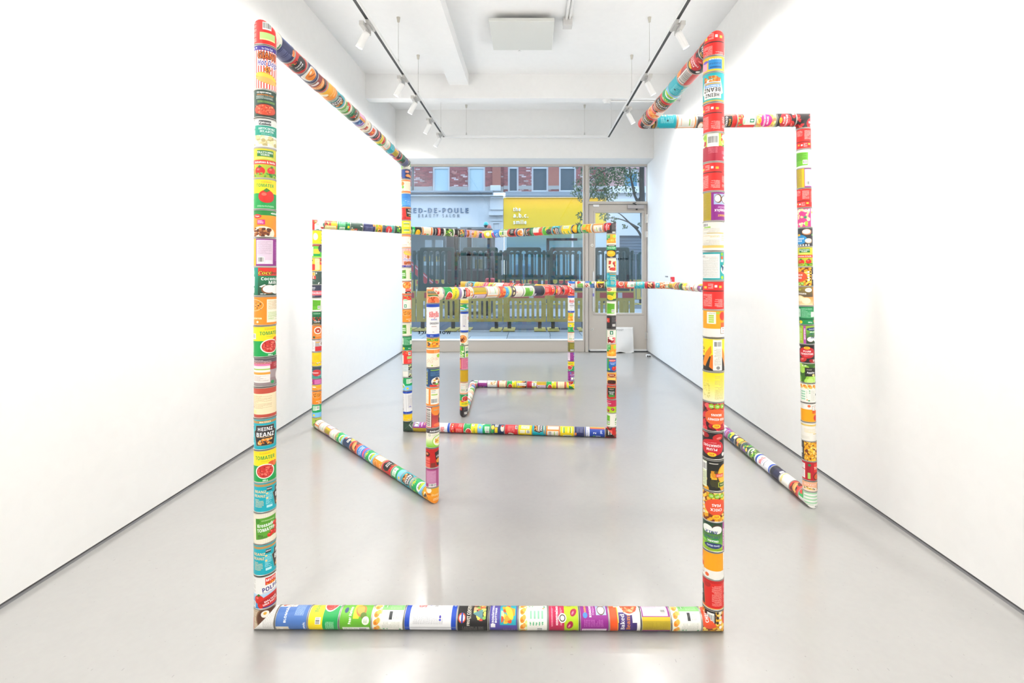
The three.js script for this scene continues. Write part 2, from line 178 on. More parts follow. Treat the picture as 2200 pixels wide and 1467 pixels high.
// name: [what is seen on it, drawing]
const LAB = {
  red: ['red tin printed with white small text', () => { bg('#e2231f'); L(8, 6, 22, 20, '#f7c3bd', 8); L(34, 4, 14, 14, '#f7d0ca', 6); L(52, 5, 16, 22, '#f6c8c2', 9); L(72, 6, 20, 30, '#f6c8c2', 12); Q(30, 31, 40, 1.5, '#3b1512'); Q(36, 37, 5, 4, '#f6b63a'); Q(60, 36, 6, 4, '#f6c83a'); Q(44, 38, 4, 4, '#fff'); L(50, 36, 8, 9, '#f9d9d4', 4); L(8, 30, 16, 12, '#f7c3bd', 5); }],
  redbar: ['red tin with a barcode and a pale green panel', () => { bg('#e0261f'); L(6, 4, 30, 40, '#f3b2aa', 14); B(46, 3, 13, 11); Q(42, 18, 24, 9, '#bfe08a'); Q(42, 27, 24, 2, '#f4f0a8'); L(70, 4, 22, 38, '#f3b2aa', 14); }],
  hotdog: ['red and white striped hot dog tin', () => { bg('#fbf3ee'); for (let x = 0; x < 100; x += 4) Q(x, 0, 1.9, 48, '#e04a3c'); Q(0, 0, 100, 5, '#3a2d8e'); for (let x = 3; x < 100; x += 6) if (x < 36 || x > 64) O(x, 2.5, 0.9, 0.9, '#fff'); T('Ye Olde Oak', 50, 2.6, 3, '#fff', { n: 1 }); T('GIANT', 50, 11, 9, '#e2701f', { o: '#5b1f10', w: 30 }); T('Hot Dogs', 51, 19, 8.5, '#4a2a94', { i: 1, w: 33, o: '#fff' }); P([50, 22.5, 55, 26.5, 50, 30.5, 45, 26.5], '#e58a2b', '#7a3a10'); T('5', 50, 26.6, 6, '#3b1c0c'); O(49, 36, 18, 6, '#e9a53c', 0.15); O(49, 34, 17, 3, '#f6d04a', 0.15); O(50, 38.5, 16, 3.2, '#f1b765', 0.15); }],
  chilli: ['dark green tin with a bowl of red stew', () => { bg('#24463a'); T('co-operative', 46, 4, 4.5, '#fff', { w: 22 }); T('minestrone soup', 48, 8, 4, '#f0852a', { w: 26 }); L(34, 10.5, 26, 6, '#e9efe8', 3); L(36, 19, 28, 4, '#9ccf5a', 2); O(72, 9, 4, 4, '#8bc83c'); O(48, 35, 19, 11, '#4a1d15'); O(48, 35, 17, 9.5, '#d2492b'); S(33, 27, 30, 16, 40, 1.4, ['#e76b45', '#b5301c', '#f08a5a']); L(4, 6, 18, 30, '#a9bfae', 10); L(80, 6, 16, 34, '#a9bfae', 12); }],
  arti: ['white tin of artichoke hearts with a green panel', () => { bg('#e9ebe6'); S(0, 0, 34, 48, 60, 2.4, ['#7d8680', '#b9beb6', '#5d655f', '#dfe2da']); Q(42, 2, 18, 8, '#4d5557'); T('Epicure', 51, 6, 4.6, '#fff', { i: 1, f: 'serif' }); Q(34, 11, 40, 17, '#159a83'); T('ARTICHOKE', 54, 16, 5, '#fff', { f: 'serif', w: 26 }); T('HEARTS', 54, 21, 5, '#fff', { f: 'serif' }); L(46, 25, 16, 2, '#d4efe8', 1); S(30, 28, 46, 18, 60, 3.2, ['#efe7b8', '#d8cd95', '#f6f1d2', '#bfae74']); L(78, 6, 18, 36, '#9aa09a', 12); }],
  verdi: ['lime green tin of tomatoes and herbs', () => { gr(0, 0, 100, 48, '#d8cf32', '#9fb52a'); Q(38, 3, 25, 10, '#2d7a3c'); T('TRATTORIA', 50, 6.4, 4, '#fff', { f: 'serif' }); T('VERDI', 50, 10.4, 4, '#fff', { f: 'serif' }); L(34, 14.5, 32, 3, '#fff6b0', 1); Q(0, 19, 100, 7, '#d8332a'); T('tomatoes & herbs', 50, 22.6, 4.6, '#fff', { w: 34 }); tom(42, 37, 8); tom(60, 36, 7); S(30, 40, 44, 7, 30, 2, ['#4f9a2c', '#2f7a22', '#86b83a']); S(20, 27, 12, 20, 20, 2, ['#6fa62c', '#d8332a']); }],
  tom1: ['yellow and green tin with one red tomato', () => { bg('#f7dc18'); Q(0, 23, 100, 25, '#12a24e'); T('ELDORADO', 50, 4, 3, '#e0882a', { n: 1 }); T('TOMATER', 48, 10, 7.4, '#159347', { w: 27 }); tom(50, 28, 12); L(36, 43, 26, 3, '#d8f0d6', 1); L(70, 26, 8, 18, '#a8dcb6', 6); B(4, 8, 10, 11); }],
  tom2: ['yellow and green chopped tomato tin', () => { bg('#f7dc18'); Q(0, 23, 100, 25, '#0fa04d'); T('ELDORADO', 50, 4, 3.2, '#e0882a', { n: 1 }); T('TOMATER', 50, 11, 7.6, '#159347', { w: 31 }); Q(44, 16, 12, 0.5, '#b9a21c'); O(60, 22, 6, 4.5, '#e05a2c'); O(66, 22, 4, 4.5, '#e8743c'); O(50, 32, 14.5, 11.5, '#f4efe2'); O(50, 32, 12.5, 10, '#c8302a'); S(40, 24, 20, 16, 36, 1.6, ['#de5244', '#a81f1c', '#e67260']); T('400 g', 50, 45.6, 3, '#fff'); B(18, 11, 10, 9); L(72, 27, 10, 17, '#bfe6c8', 6); L(8, 28, 14, 14, '#bfe6c8', 6); }],
  arab: ['orange tin with a green header and a bowl of brown nuts', () => { gr(0, 0, 100, 48, '#f2a01e', '#ef8c1a'); Q(0, 0, 100, 9, '#1c8a3c'); for (let i = 0; i < 7; i++) { O(50 + i * 3, 5, 1.6, 1.1, '#f4f6e8'); O(51 + i * 3, 3.2, 0.5, 0.5, '#fff'); } Q(50, 5.4, 20, 0.9, '#fff'); O(28, 11, 7, 4, '#e0322c'); T('Taya', 28, 11, 3.4, '#fff'); Q(28, 17, 12, 9, '#d6277e'); L(29, 18.5, 9, 6, '#fff', 3); O(36, 42, 19, 13, '#f6ead2'); S(20, 32, 30, 16, 34, 3, ['#7a3a1c', '#a55c2c', '#5b2812', '#c07a3a']); L(68, 12, 24, 32, '#f6cf8a', 12); }],
  kokos: ['purple coconut milk tin with lilac and olive panels', () => { bg('#8e2186'); Q(68, 0, 16, 48, '#b69f22'); L(70, 3, 12, 42, '#a38c1c', 16); Q(84, 0, 5, 48, '#f2b81a'); for (const o of [0, -100]) { Q(90 + o, 2, 26, 43, '#e6d0e2'); L(92 + o, 4, 22, 24, '#bda6ba', 10); B(93 + o, 32, 10, 11); Q(104 + o, 38, 10, 6, '#f2e6f0'); } T('GARANT', 48, 8, 5, '#f2c21c'); O(36, 8, 4, 4, '#4a86cc'); T('KOKOSMJÖLK', 48, 17, 5.4, '#fff', { w: 30 }); L(36, 21, 22, 3.5, '#e2bde0', 1); Q(36, 27, 28, 18, '#a9b8dc'); O(44, 36, 8, 7, '#5a3a1e'); O(44, 36, 6.6, 5.8, '#f6f4ee'); O(57, 37, 6, 7.5, '#6a4424'); O(58, 37, 4.6, 6, '#fbf9f2'); L(20, 6, 10, 34, '#b866b0', 8); }],
  coco: ['green and red coconut milk tin', () => { gr(0, 0, 100, 48, '#0f9a86', '#0c6f50'); gr(34, 14, 66, 34, '#127a4e', '#1d3a2a'); Q(34, 0, 66, 14, '#e2312b'); T('Coco', 44, 9, 8.5, '#fadd2c', { i: 1, f: 'serif', o: '#7a1710' }); T('fresh', 60, 9, 6, '#30401c', { i: 1 }); T('Coconut', 53, 19.5, 7.5, '#fff', { w: 29 }); T('Milk', 57, 26, 7.5, '#fff'); P([36, 33, 44, 29, 50, 33, 46, 37], '#f2f4ee'); O(50, 38, 11, 8, '#7a4a26'); O(51, 37, 9.6, 6.8, '#f8f6f0'); O(63, 38, 10, 8, '#fbf9f4'); L(6, 4, 20, 8, '#b8e2d6', 3); Q(10, 16, 16, 16, '#eef4f0'); L(11, 18, 13, 12, '#9ab0a8', 5); Q(8, 35, 17, 9, '#eef4f0'); T('400 ml', 42, 46, 2.6, '#fff'); }],
  kik: ['orange chickpea tin', () => { bg('#f28c1c'); S(36, 6, 28, 16, 26, 1.6, ['#7a4a22', '#b57a34', '#e2b25a', '#5a3216']); cx.strokeStyle = '#fbe9c8'; cx.lineWidth = 0.6; cx.beginPath(); cx.ellipse(50, 14, 17, 10, 0, 0, 7); cx.stroke(); T('KIKÄRTER', 56, 37, 4, '#fdeed0', { w: 18 }); O(58, 43, 2, 2, '#fdeed0'); Q(72, 4, 26, 40, '#f9f1dc'); L(74, 6, 22, 16, '#c9a26a', 7); L(74, 26, 22, 14, '#9ac26a', 5); O(14, 40, 3.4, 3.4, '#c8d864'); S(2, 24, 20, 14, 24, 1.3, ['#8a5426', '#5c3418', '#d69c48']); }],
  darkred: ['grey and dark red tin with a white nutrition table', () => { bg('#a8989a'); gr(0, 34, 100, 14, '#9c8688', '#8f8284'); Q(0, 0, 100, 7, '#5c565c'); Q(0, 7, 100, 13, '#a8343c'); L(8, 3, 34, 8, '#e6c6c6', 3); Q(10, 12, 30, 30, '#efe6e2'); Q(10, 10, 30, 3, '#e070a4'); Q(10, 18, 30, 2, '#9ac24a'); Q(10, 24, 30, 4, '#e6a03a'); L(12, 30, 26, 10, '#b0a49c', 5); L(46, 10, 44, 6, '#d98a8c', 2); O(64, 32, 14, 12, '#ece6e2'); O(66, 32, 9, 8, '#b2343a'); O(44, 42, 3, 3, '#2c9a5c'); }],
  creamred: ['cream tin with terracotta bands', () => { bg('#f3e2bc'); Q(0, 0, 100, 9, '#c4503c'); Q(0, 43, 100, 5, '#bf4c3c'); L(8, 12, 40, 22, '#cdb083', 10); Q(10, 36, 14, 6, '#efe2a0'); L(12, 30, 10, 2, '#c4503c', 1); Q(58, 10, 16, 10, '#e8d5c2'); O(70, 30, 12, 12, '#f2ead8'); O(70, 30, 9.5, 9.5, '#e6a52c'); S(62, 22, 16, 16, 20, 1.8, ['#f2c84a', '#c8781c', '#b04a1c']); B(2, 34, 5, 9); T('KÖTT', 80, 14, 5, '#b2302a'); }],
  beanz: ['turquoise baked beans tin with a black badge', () => { bg('#0fa9ba'); Q(0, 2, 30, 4, '#b98f54'); Q(30, 2, 42, 4.2, '#b48a52'); T('MULTIPACK', 50, 4.2, 3, '#fbf1d8'); plate(10, '#2b2728', '#c9a267', '#fff', 'HEINZ', 'BEANZ'); Q(38, 28, 24, 1, '#caa066'); S(39, 31, 22, 10, 26, 2, ['#e48a2c', '#f2ab4c', '#c86a1c', '#f7c98c']); L(84, 8, 14, 34, '#9fdfe4', 10); T('BEANZ', 12, 14, 6, '#f7c88c', { r: 0.06 }); T('BEANZ', 11, 21, 6, '#f7c88c', { r: 0.06 }); L(4, 27, 14, 14, '#f0c68c', 4); Q(22, 8, 8, 6, '#3a4a4a'); T('HEINZ', 26, 11, 2.6, '#fff'); L(21, 17, 10, 20, '#bfeaee', 8); O(23, 18, 1.6, 1.6, '#f6cf8a'); O(23, 26, 1.6, 1.6, '#f6cf8a'); Q(22, 38, 9, 4, '#bfeaee'); Q(88, 24, 4, 4, '#22444c'); }],
  beanw: ['turquoise baked beans tin with a white badge', () => { bg('#0fb1bc'); Q(0, 0, 100, 2.5, '#c9b23c'); plate(5, '#fdfcf8', '#e8c53a', '#22201f', 'HEINZ', 'BEANZ'); Q(37, 24, 26, 8, '#6fa6e0'); T('No Added Sugar', 50, 26.4, 3.2, '#fff', { w: 22 }); Q(38, 29, 24, 2, '#e8b53a'); S(36, 33, 28, 10, 30, 2.2, ['#e4862c', '#f0a348', '#cc6a1e']); L(6, 8, 18, 30, '#b6ecee', 9); Q(80, 10, 8, 8, '#22383c'); L(78, 22, 18, 20, '#b6ecee', 7); }],
  kross: ['cream crushed tomato tin with a green panel', () => { bg('#ece6d2'); for (let x = 0; x < 100; x += 2.5) Q(x, 0, 0.3, 48, '#ddd5bb'); P([32, 8, 66, 6, 64, 38, 33, 42], '#5aa02e'); O(36, 12, 4, 4, '#3f8a24'); L(42, 11, 20, 2, '#e4f0d2', 1); T('Krossade', 48, 19, 7.5, '#fff', { r: -0.08, w: 26 }); T('TOMATER', 49, 26.5, 7.5, '#fff', { r: -0.08, w: 28 }); T('400 g', 40, 35, 3, '#22401a'); L(36, 37, 14, 4, '#2f5a22', 2); tom(64, 20, 5); tom(66, 28, 5); tom(58, 33, 5); tom(65, 35, 4.5); tom(54, 36, 4); Q(2, 6, 16, 34, '#6fc02c'); L(3, 8, 13, 18, '#dff2c6', 7); B(8, 30, 9, 9); }],
  mutti: ['white tomato pulp tin with a red and blue foot', () => { bg('#f2f1ee'); gr(0, 26, 100, 22, '#bcd9ee', '#1f7fc2'); Q(48, 2, 18, 11, '#d92c1e'); T('MUTTI', 57, 6, 5.4, '#fff'); S(50, 9, 14, 4, 12, 1, ['#f2c12c', '#e4701f']); T('POLPA', 56, 19, 9, '#342a80', { w: 26, r: -0.12 }); L(44, 24, 24, 2, '#8a86c0', 1); tom(38, 34, 7.5); O(58, 39, 22, 11, '#d4281f', -0.2); O(58, 36, 20, 4, '#b71d18', -0.2); T('MALTSAN', 56, 37, 4, '#fff', { r: -0.2, w: 20 }); T('UNA POLPA', 56, 41, 4, '#fff', { r: -0.2, w: 24 }); Q(44, 46, 30, 2, '#43307c'); L(6, 4, 26, 20, '#b8b6b0', 8); B(24, 38, 8, 9); }],
  wood: ['wood patterned soup tin with a brown bowl and an egg', () => { bg('#cbb79c'); for (let y = 0; y < 48; y += 8) Q(0, y, 100, 0.6, '#a58f72'); O(42, 22, 18, 17, '#8a6648'); O(42, 22, 16, 15, '#5c3520'); S(30, 12, 24, 16, 26, 2.6, ['#7a4a2a', '#4a2616', '#9a6a40']); O(46, 28, 6, 5, '#f4efe4'); O(46, 29, 2.4, 2, '#eeb23c'); Q(66, 2, 2.5, 20, '#c8322c'); Q(71, 2, 2.5, 20, '#c8322c'); Q(0, 38, 100, 10, '#f2efe8'); T('POLSA', 40, 43, 7, '#332a7c', { r: 0.4 }); T('KORV', 58, 43, 7, '#332a7c', { r: 0.4 }); }],
  whitebar: ['white tin with a barcode and grey print', () => { bg('#eceae6'); B(40, 4, 20, 12); L(32, 19, 36, 26, '#b4b2ae', 13); Q(0, 0, 100, 1.2, '#d64a44'); T('Rrrla', 22, 40, 8, '#332a7c', { i: 1 }); L(72, 6, 24, 36, '#b4b2ae', 14); }],
  blom: ['blue vegetable tin', () => { bg('#4a74b8'); Q(0, 0, 22, 20, '#f0e6d2'); T('BLOMKÅL', 40, 14, 5, '#fff', { w: 24 }); L(38, 28, 28, 14, '#a9c2e4', 6); Q(52, 0, 26, 26, '#f3e9d6'); S(53, 1, 24, 22, 26, 3, ['#f4f0de', '#d2402c', '#e8dcb8', '#b52a22']); Q(70, 22, 16, 14, '#2c8a4c'); O(84, 40, 9, 8, '#efdfba'); S(76, 34, 18, 12, 14, 2.4, ['#f4ead0', '#d8b880', '#b0642c']); Q(2, 6, 16, 5, '#fff'); T('BLOMKÅL', 20, 44, 4, '#fff'); }],
  pear: ['bright green pear halves tin', () => { bg('#64b02a'); O(62, 8, 4.5, 3, '#27406c'); T('Pear Halves', 55, 15, 6, '#fff', { w: 26 }); Q(50, 20, 30, 9, '#f6d21c'); O(62, 31, 10, 8, '#d8762c', -0.4); O(63, 30, 8, 6, '#eaa03c', -0.4); O(54, 36, 4.5, 5, '#5c7a1e', 0.5); O(47, 40, 6, 5.6, '#eef3e2'); L(44, 37, 6, 6, '#8aa07a', 3); Q(24, 4, 13, 42, '#f3f3ec'); L(26, 6, 9, 22, '#a8b89a', 7); B(25, 28, 11, 16); }],
  apri: ['white tin with orange apricots and pale green leaves', () => { bg('#f1efe6'); S(0, 0, 100, 14, 60, 3, ['#e8f0c4', '#cfe07e', '#f6f4dc']); for (let x = 4; x < 100; x += 11) { O(x, 6, 4.6, 4, '#f2982c', 0.4); O(x + 3, 9, 3.6, 3, '#f7b24c'); O(x - 1, 5, 1.6, 1.2, '#d8741c'); } Q(76, 13, 18, 35, '#7cc06c'); O(84, 19, 3.4, 3.4, '#5aa84a'); T('ECO', 84, 19, 3, '#fff'); L(78, 26, 14, 18, '#a8dc9c', 5); Q(63, 26, 11, 18, '#fbfaf4'); P([63, 26, 74, 26, 74, 31, 63, 31], '#33373a'); L(64, 33, 9, 10, '#9aa096', 5); L(50, 16, 10, 28, '#c3c7bb', 9); L(46, 16, 3, 12, '#4ca86a', 1); B(4, 30, 10, 12); Q(44, 42, 4, 3, '#2c9a5c'); L(18, 18, 5, 26, '#4cae7a', 3); Q(26, 17, 13, 28, '#e9f1e4'); for (let i = 0; i < 4; i++) Q(27, 19 + i * 6.5, 11, 3, '#8cc8a4'); Q(41, 40, 2, 4, '#e8903c'); L(40, 18, 3, 20, '#b8c4b0', 4); }],
  sib: ['tall white sausage tin with blue bands and red lettering', () => { bg('#eeeef0'); Q(0, 0, 100, 4.6, '#1746b4'); Q(0, 43.4, 100, 4.6, '#1746b4'); T('Sibylla', 47, 15, 9.5, '#d82a2c', { f: 'serif', w: 27, o: '#f2c4c4' }); T('KORVENS', 46, 23, 2.6, '#4a4ab0', { w: 15 }); T('ORIGINAL', 48, 28, 4, '#2c2c34', { w: 26 }); T('WIENERKORV', 46, 32, 1.8, '#a0706c', { w: 13 }); T('1840 g', 44, 40, 1.8, '#667', { n: 1 }); T('SIBYLLA', 40, 45.6, 2, '#dfe6f8'); Q(3, 0, 0.8, 48, '#8a8c90'); Q(7, 5, 20, 38, '#e9e9ea'); L(9, 8, 17, 28, '#b3b3b6', 20); O(15, 33, 1.3, 1, '#3a44c0'); O(19, 33, 2, 0.9, '#3a2ca0'); Q(72, 5, 2, 38, '#dcdce0'); L(80, 8, 14, 30, '#c4c4c8', 16); B(82, 36, 10, 7); }],
  cock: ['black fruit cocktail tin', () => { bg('#1d1b1c'); O(38, 7, 7, 6, '#d8442c'); O(38, 7, 5, 4.4, '#f4efe2'); Q(31, 5.6, 14, 3, '#2a3c94'); T('FRUIT COCKTAIL', 46, 17, 6.4, '#f2ead8', { w: 38 }); T('IN LIGHT SYRUP', 48, 21, 2.6, '#d0c8b4', { w: 22 }); S(34, 25, 42, 20, 46, 3, ['#e8a87c', '#7fb24c', '#d84a3c', '#f2cf5a', '#bcd86a', '#e07a4a']); P([36, 40, 44, 24, 50, 40], '#5c8a8c'); L(2, 6, 24, 36, '#7a7672', 14); B(84, 12, 12, 14); }],
  banana: ['violet tin with a picture of yellow fruit', () => { bg('#524a9c'); Q(30, 2, 6, 8, '#f4f2f4'); T('KRONÄRTSKOCKS', 52, 6, 4.6, '#fff', { w: 34 }); T('BOTTNAR', 48, 11, 4.6, '#fff', { w: 22 }); Q(34, 18, 34, 28, '#2aa9b8'); S(36, 20, 30, 24, 16, 4.4, ['#f0c63a', '#e4522c', '#f6e0a0', '#d8a02c']); O(52, 34, 12, 5, '#f2cc3c', -0.5); Q(0, 20, 30, 26, '#5a4a92'); L(3, 24, 24, 20, '#a8a0d0', 10); L(74, 6, 20, 36, '#a8a0d0', 14); }],
  kid: ['crimson and lime kidney bean tin', () => { bg('#c02450'); Q(0, 25, 100, 23, '#aecb1c'); L(4, 4, 22, 18, '#f4c6d2', 8); T('KIDNEYBÖNOR', 55, 13, 5, '#fff', { w: 30 }); L(38, 4, 32, 3, '#f4c6d2', 1); L(40, 18, 26, 4, '#f4c6d2', 2); O(50, 22, 6.5, 6.5, '#efe9e2'); O(50, 22, 4.8, 4.8, '#46312e'); O(50, 22, 3.4, 3.4, '#efe9e2'); for (const [x, y] of [[40, 34], [58, 40], [76, 35], [24, 40], [8, 34]]) { O(x, y, 6.5, 4.6, '#a31c42', 0.6); O(x - 1, y - 1, 3, 1.4, '#e07a92', 0.6); } L(86, 28, 12, 16, '#5a701a', 6); }],
  baked: ['orange and white baked beans tin with a purple badge', () => { bg('#f3eee8'); Q(0, 0, 100, 12, '#e8541f'); Q(0, 12, 100, 1.6, '#f6c02c'); Q(18, 13, 20, 30, '#3c2c6c'); T('Baked', 38, 19, 8, '#fff', { f: 'serif', w: 22 }); Q(24, 14, 28, 22, '#452f74'); T('Baked', 38, 20, 8.5, '#fff', { f: 'serif', w: 24 }); T('Beans', 38, 29, 8.5, '#f08a2c', { f: 'serif', w: 24 }); O(66, 32, 18, 16, '#f8f4ee'); O(66, 32, 16, 14, '#c8562c'); S(52, 20, 28, 24, 46, 2.6, ['#e8824c', '#d4622c', '#f4a878', '#b84a20']); tom(80, 16, 6); Q(62, 8, 14, 9, '#e6e6d8'); L(63, 9, 12, 7, '#999', 3); }],
  chick: ['tin covered with yellow chickpeas, red badge', () => { bg('#7a3416'); S(0, 0, 100, 48, 300, 3, ['#eeb220', '#f6c83c', '#d8901a', '#f9dc74', '#e6a21c']); ktc('#e2502a', 'CHICK', 'PEAS'); for (const x of [40, 49, 58]) { P([x - 4, 40, x, 38, x + 4, 40, x + 4, 45, x, 47, x - 4, 45], '#8cc02c'); L(x - 2.6, 41, 5, 3, '#fff', 2); } Q(80, 0, 18, 48, '#292526'); L(82, 3, 14, 12, '#8a8686', 5); B(82, 18, 11, 14); L(82, 35, 14, 10, '#8a8686', 4); for (let i = 0; i < 4; i++) { O(72, 12 + i * 7, 2.6, 2.6, '#efe6da'); O(77, 12 + i * 7, 2, 2.2, '#3a2a22'); } }],
  rkid: ['tin covered with red kidney beans, orange badge', () => { bg('#3c0c10'); S(0, 0, 100, 48, 190, 4, ['#c01c26', '#a01420', '#d8323a', '#8a1018', '#e25a5c']); O(50, 24, 19, 14, '#e2602a'); O(50, 8, 6.5, 3.6, '#f2c21c'); T('KTC', 50, 8, 4.2, '#c81e1e', { i: 1 }); T('RED KIDNEY', 50, 20, 5.4, '#fff', { w: 28 }); T('BEANS', 50, 27.5, 5.4, '#fff'); for (const x of [40, 49, 58]) { P([x - 4, 40, x, 38, x + 4, 40, x + 4, 45, x, 47, x - 4, 45], '#8cc02c'); L(x - 2.6, 41, 5, 3, '#fff', 2); } Q(84, 0, 14, 48, '#292526'); }],
  plum: ['black plum tomato tin with a red badge', () => { bg('#221c1e'); O(50, 21, 20, 15, '#c8202a'); O(50, 8, 7, 3.8, '#f2c21c'); T('KTC', 50, 8, 4.4, '#c81e1e', { i: 1 }); T('PLUM', 50, 17, 6.4, '#fff'); T('TOMATOES', 50, 24, 6.4, '#fff', { w: 30 }); L(43, 29, 14, 1.6, '#f4cfcf', 1); O(40, 40, 9, 6, '#c42a28', -0.3); O(39, 38.5, 4, 1.8, '#e87a70', -0.3); O(62, 43, 8, 5, '#a81c20', 0.3); O(30, 8, 3.6, 3.6, '#e8e4de'); for (let i = 0; i < 4; i++) Q(64 + i * 3.2, 39, 2, 6, '#e6e2da'); S(74, 2, 24, 20, 8, 5, ['#b8242a', '#d8483c', '#8a1418']); L(4, 6, 20, 36, '#8c8688', 14); }],
  rosc: ['pink and yellow borlotti bean tin', () => { bg('#e8d488'); S(0, 0, 100, 48, 170, 3.6, ['#f0c44a', '#e8a05c', '#f6e6a8', '#c8d054', '#d88a5a']); ktc('#d82a86', 'ROSECOCO', 'BEANS'); Q(80, 0, 18, 48, '#f6eef2'); L(82, 8, 14, 34, '#d69ac0', 12); }],
  magbean: ['magenta tin with pale beans and a white panel', () => { bg('#d83a86'); S(0, 0, 62, 48, 46, 4, ['#f6e2b8', '#f2cf94', '#faf0d6']); Q(48, 20, 6, 6, '#2c8a5c'); Q(50, 34, 6, 12, '#9cc83a'); Q(63, 0, 1.6, 48, '#d83a86'); Q(64.6, 0, 34, 48, '#f4f2f0'); Q(66, 8, 22, 5, '#c8c42c'); L(66, 16, 20, 28, '#b4b0b0', 10); }],
  pearb: ['black tin with yellow pears and a cream barcode panel', () => { bg('#1b1c17'); S(0, 0, 100, 20, 14, 6, ['#e2a01e', '#f2c43a', '#8a6a1a', '#3c3a1c']); S(40, 18, 16, 14, 8, 4.6, ['#e8b02a', '#5a461a', '#d8901a']); O(33, 26, 12, 16, '#e89a1c'); O(33, 26, 10.5, 14.5, '#f4bd3c'); Q(34, 22, 14, 6, '#d8341f'); L(35, 23, 12, 4, '#fff', 2); Q(26, 6, 18, 8, '#c8d42c'); Q(27, 7, 16, 6, '#1f3a20'); T('COCKTAIL', 35, 10, 4, '#e4f0a0', { w: 13 }); Q(62, 4, 11, 42, '#dfe6c4'); B(62, 31, 11, 14); L(63, 7, 8, 22, '#9aa886', 7); Q(44, 43, 14, 1.4, '#d8d4c8'); }],
  lime: ['lime green organic coconut milk tin', () => { bg('#9cc02c'); gr(30, 12, 48, 36, '#6cae3c', '#1c3a2c'); S(30, 14, 46, 8, 12, 3, ['#2f8a3c', '#8ac84a']); O(52, 9, 15, 4.6, '#27376c'); T('Santa Maria', 52, 9, 4, '#dfe6f4', { i: 1, w: 20 }); L(36, 2, 30, 2, '#3c5a1c', 1); T('ORGANIC', 53, 17, 4.2, '#fff', { w: 18 }); T('COCONUT', 54, 23, 6, '#2a3a7c', { w: 26, i: 1 }); O(46, 37, 9, 8, '#4a3a28'); O(46, 36, 8, 6.6, '#eef2ea'); O(62, 36, 9, 7, '#f2f5ee'); T('MILK', 55, 31, 7, '#2a3a7c', { w: 20, i: 1 }); Q(30, 0, 6, 48, '#b04a9c'); T('THAILAND', 33, 22, 3.6, '#fff', { r: 1.57, w: 30 }); L(6, 6, 20, 36, '#e6f2b8', 14); O(78, 10, 5, 5, '#d8382c', 0.5); }],
  oran: ['tin with a white top and an orange foot', () => { bg('#f2a30c'); gr(0, 0, 100, 15, '#efece4', '#efece4'); for (const o of [0, -100]) { Q(90 + o, 0, 20, 48, '#f3f0e8'); L(92 + o, 4, 15, 40, '#b0aca0', 12); } Q(45, 6, 13, 12, '#f8f5ee'); P([45, 6, 58, 6, 58, 18, 45, 18], null, '#8a6a5a'); Q(45, 18, 13, 8, '#e2601e'); T('BIG', 51.5, 10, 3, '#c8322c'); T('CHK', 51.5, 14.6, 3, '#333'); Q(66, 24, 14, 22, '#f6f4e4'); L(67, 42, 12, 3, '#9a968a', 1); for (let i = 0; i < 4; i++) Q(69, 26 + i * 3.8, 8, 2.8, '#a8cc3a'); O(63, 44, 3, 2.4, '#a8cc3a'); O(54, 38, 6, 8, '#d83428'); O(38, 6, 3.4, 3.4, '#e8642c'); }],
  soup: ['red tomato soup tin with a black badge', () => { bg('#d8201c'); P([30, 4, 70, 4, 67, 36, 33, 36], '#1c1618', '#e2a84a'); T('HEINZ', 50, 9, 7, '#efe4cc', { w: 24 }); T('CREAM OF', 50, 15.4, 3.4, '#d8c8a4', { w: 16 }); T('TOMATO', 50, 22, 8, '#fff', { w: 30 }); T('SOUP', 50, 29.6, 7, '#e8b23a'); O(76, 16, 5, 5, '#a81410'); O(76, 16, 2, 1.6, '#4a5a1c'); O(72, 38, 6, 5, '#e84a34'); O(26, 40, 6, 5, '#b01814'); L(84, 3, 14, 40, '#f4b0a6', 16); Q(0, 0, 100, 1.6, '#e2a84a'); L(2, 6, 16, 34, '#f4b0a6', 14); Q(86, 22, 10, 2, '#331'); Q(0, 43, 100, 5, '#c01a18'); }],
  soupg: ['red soup tin with a dark green badge', () => { bg('#c22420'); S(0, 0, 100, 48, 40, 2.4, ['#d83c2c', '#a81814', '#5a7a2c']); P([34, 8, 66, 8, 62, 40, 38, 40], '#26302a', '#c8a04a'); T('HEINZ', 50, 6, 6, '#cfae60', { w: 26 }); T('Organic', 50, 13, 4, '#e6dcc0', { i: 1, f: 'serif' }); T('Tomato', 50, 22, 6, '#fff', { w: 20 }); T('Soup', 50, 28, 6, '#fff'); Q(40, 33, 20, 6, '#3f9a3c'); }],
  hyell: ['short yellow tin with a blue badge', () => { bg('#f6c81e'); Q(36, 6, 22, 34, '#1f8ad0'); Q(38, 10, 18, 5, '#0e5ca0'); T('HEINZ', 47, 40, 7, '#fff', { w: 20 }); T('pasta', 47, 24, 7, '#0e4a8c', { i: 1 }); Q(60, 4, 12, 34, '#f0a8c8'); O(64, 34, 6, 5, '#6a5ac0'); S(74, 4, 20, 40, 16, 3, ['#f2e07a', '#e8a02c', '#78b0e0']); L(6, 6, 20, 34, '#c89a1a', 10); }],
  fruit: ['tin with green fruit below a crimson band and a barcode', () => { bg('#b8233e'); Q(0, 26, 100, 22, '#bcd24a'); S(0, 25, 38, 23, 20, 4, ['#7fae2c', '#e8f0c0', '#4a7a2a', '#d85a3c']); S(62, 25, 38, 23, 20, 4.6, ['#efe9d4', '#8aba34', '#e2a03c', '#c8324a']); O(28, 34, 8, 5, '#e8b24c'); O(30, 42, 6, 5, '#f3efe0'); Q(42, 25, 18, 23, '#f4f2ea'); B(43, 30, 16, 16); L(44, 14, 14, 10, '#e08a98', 5); T('LINS', 28, 6, 5, '#f6d6dc'); L(22, 12, 14, 6, '#e59aa6', 2); O(72, 34, 6, 8, '#f3f3e8'); }],
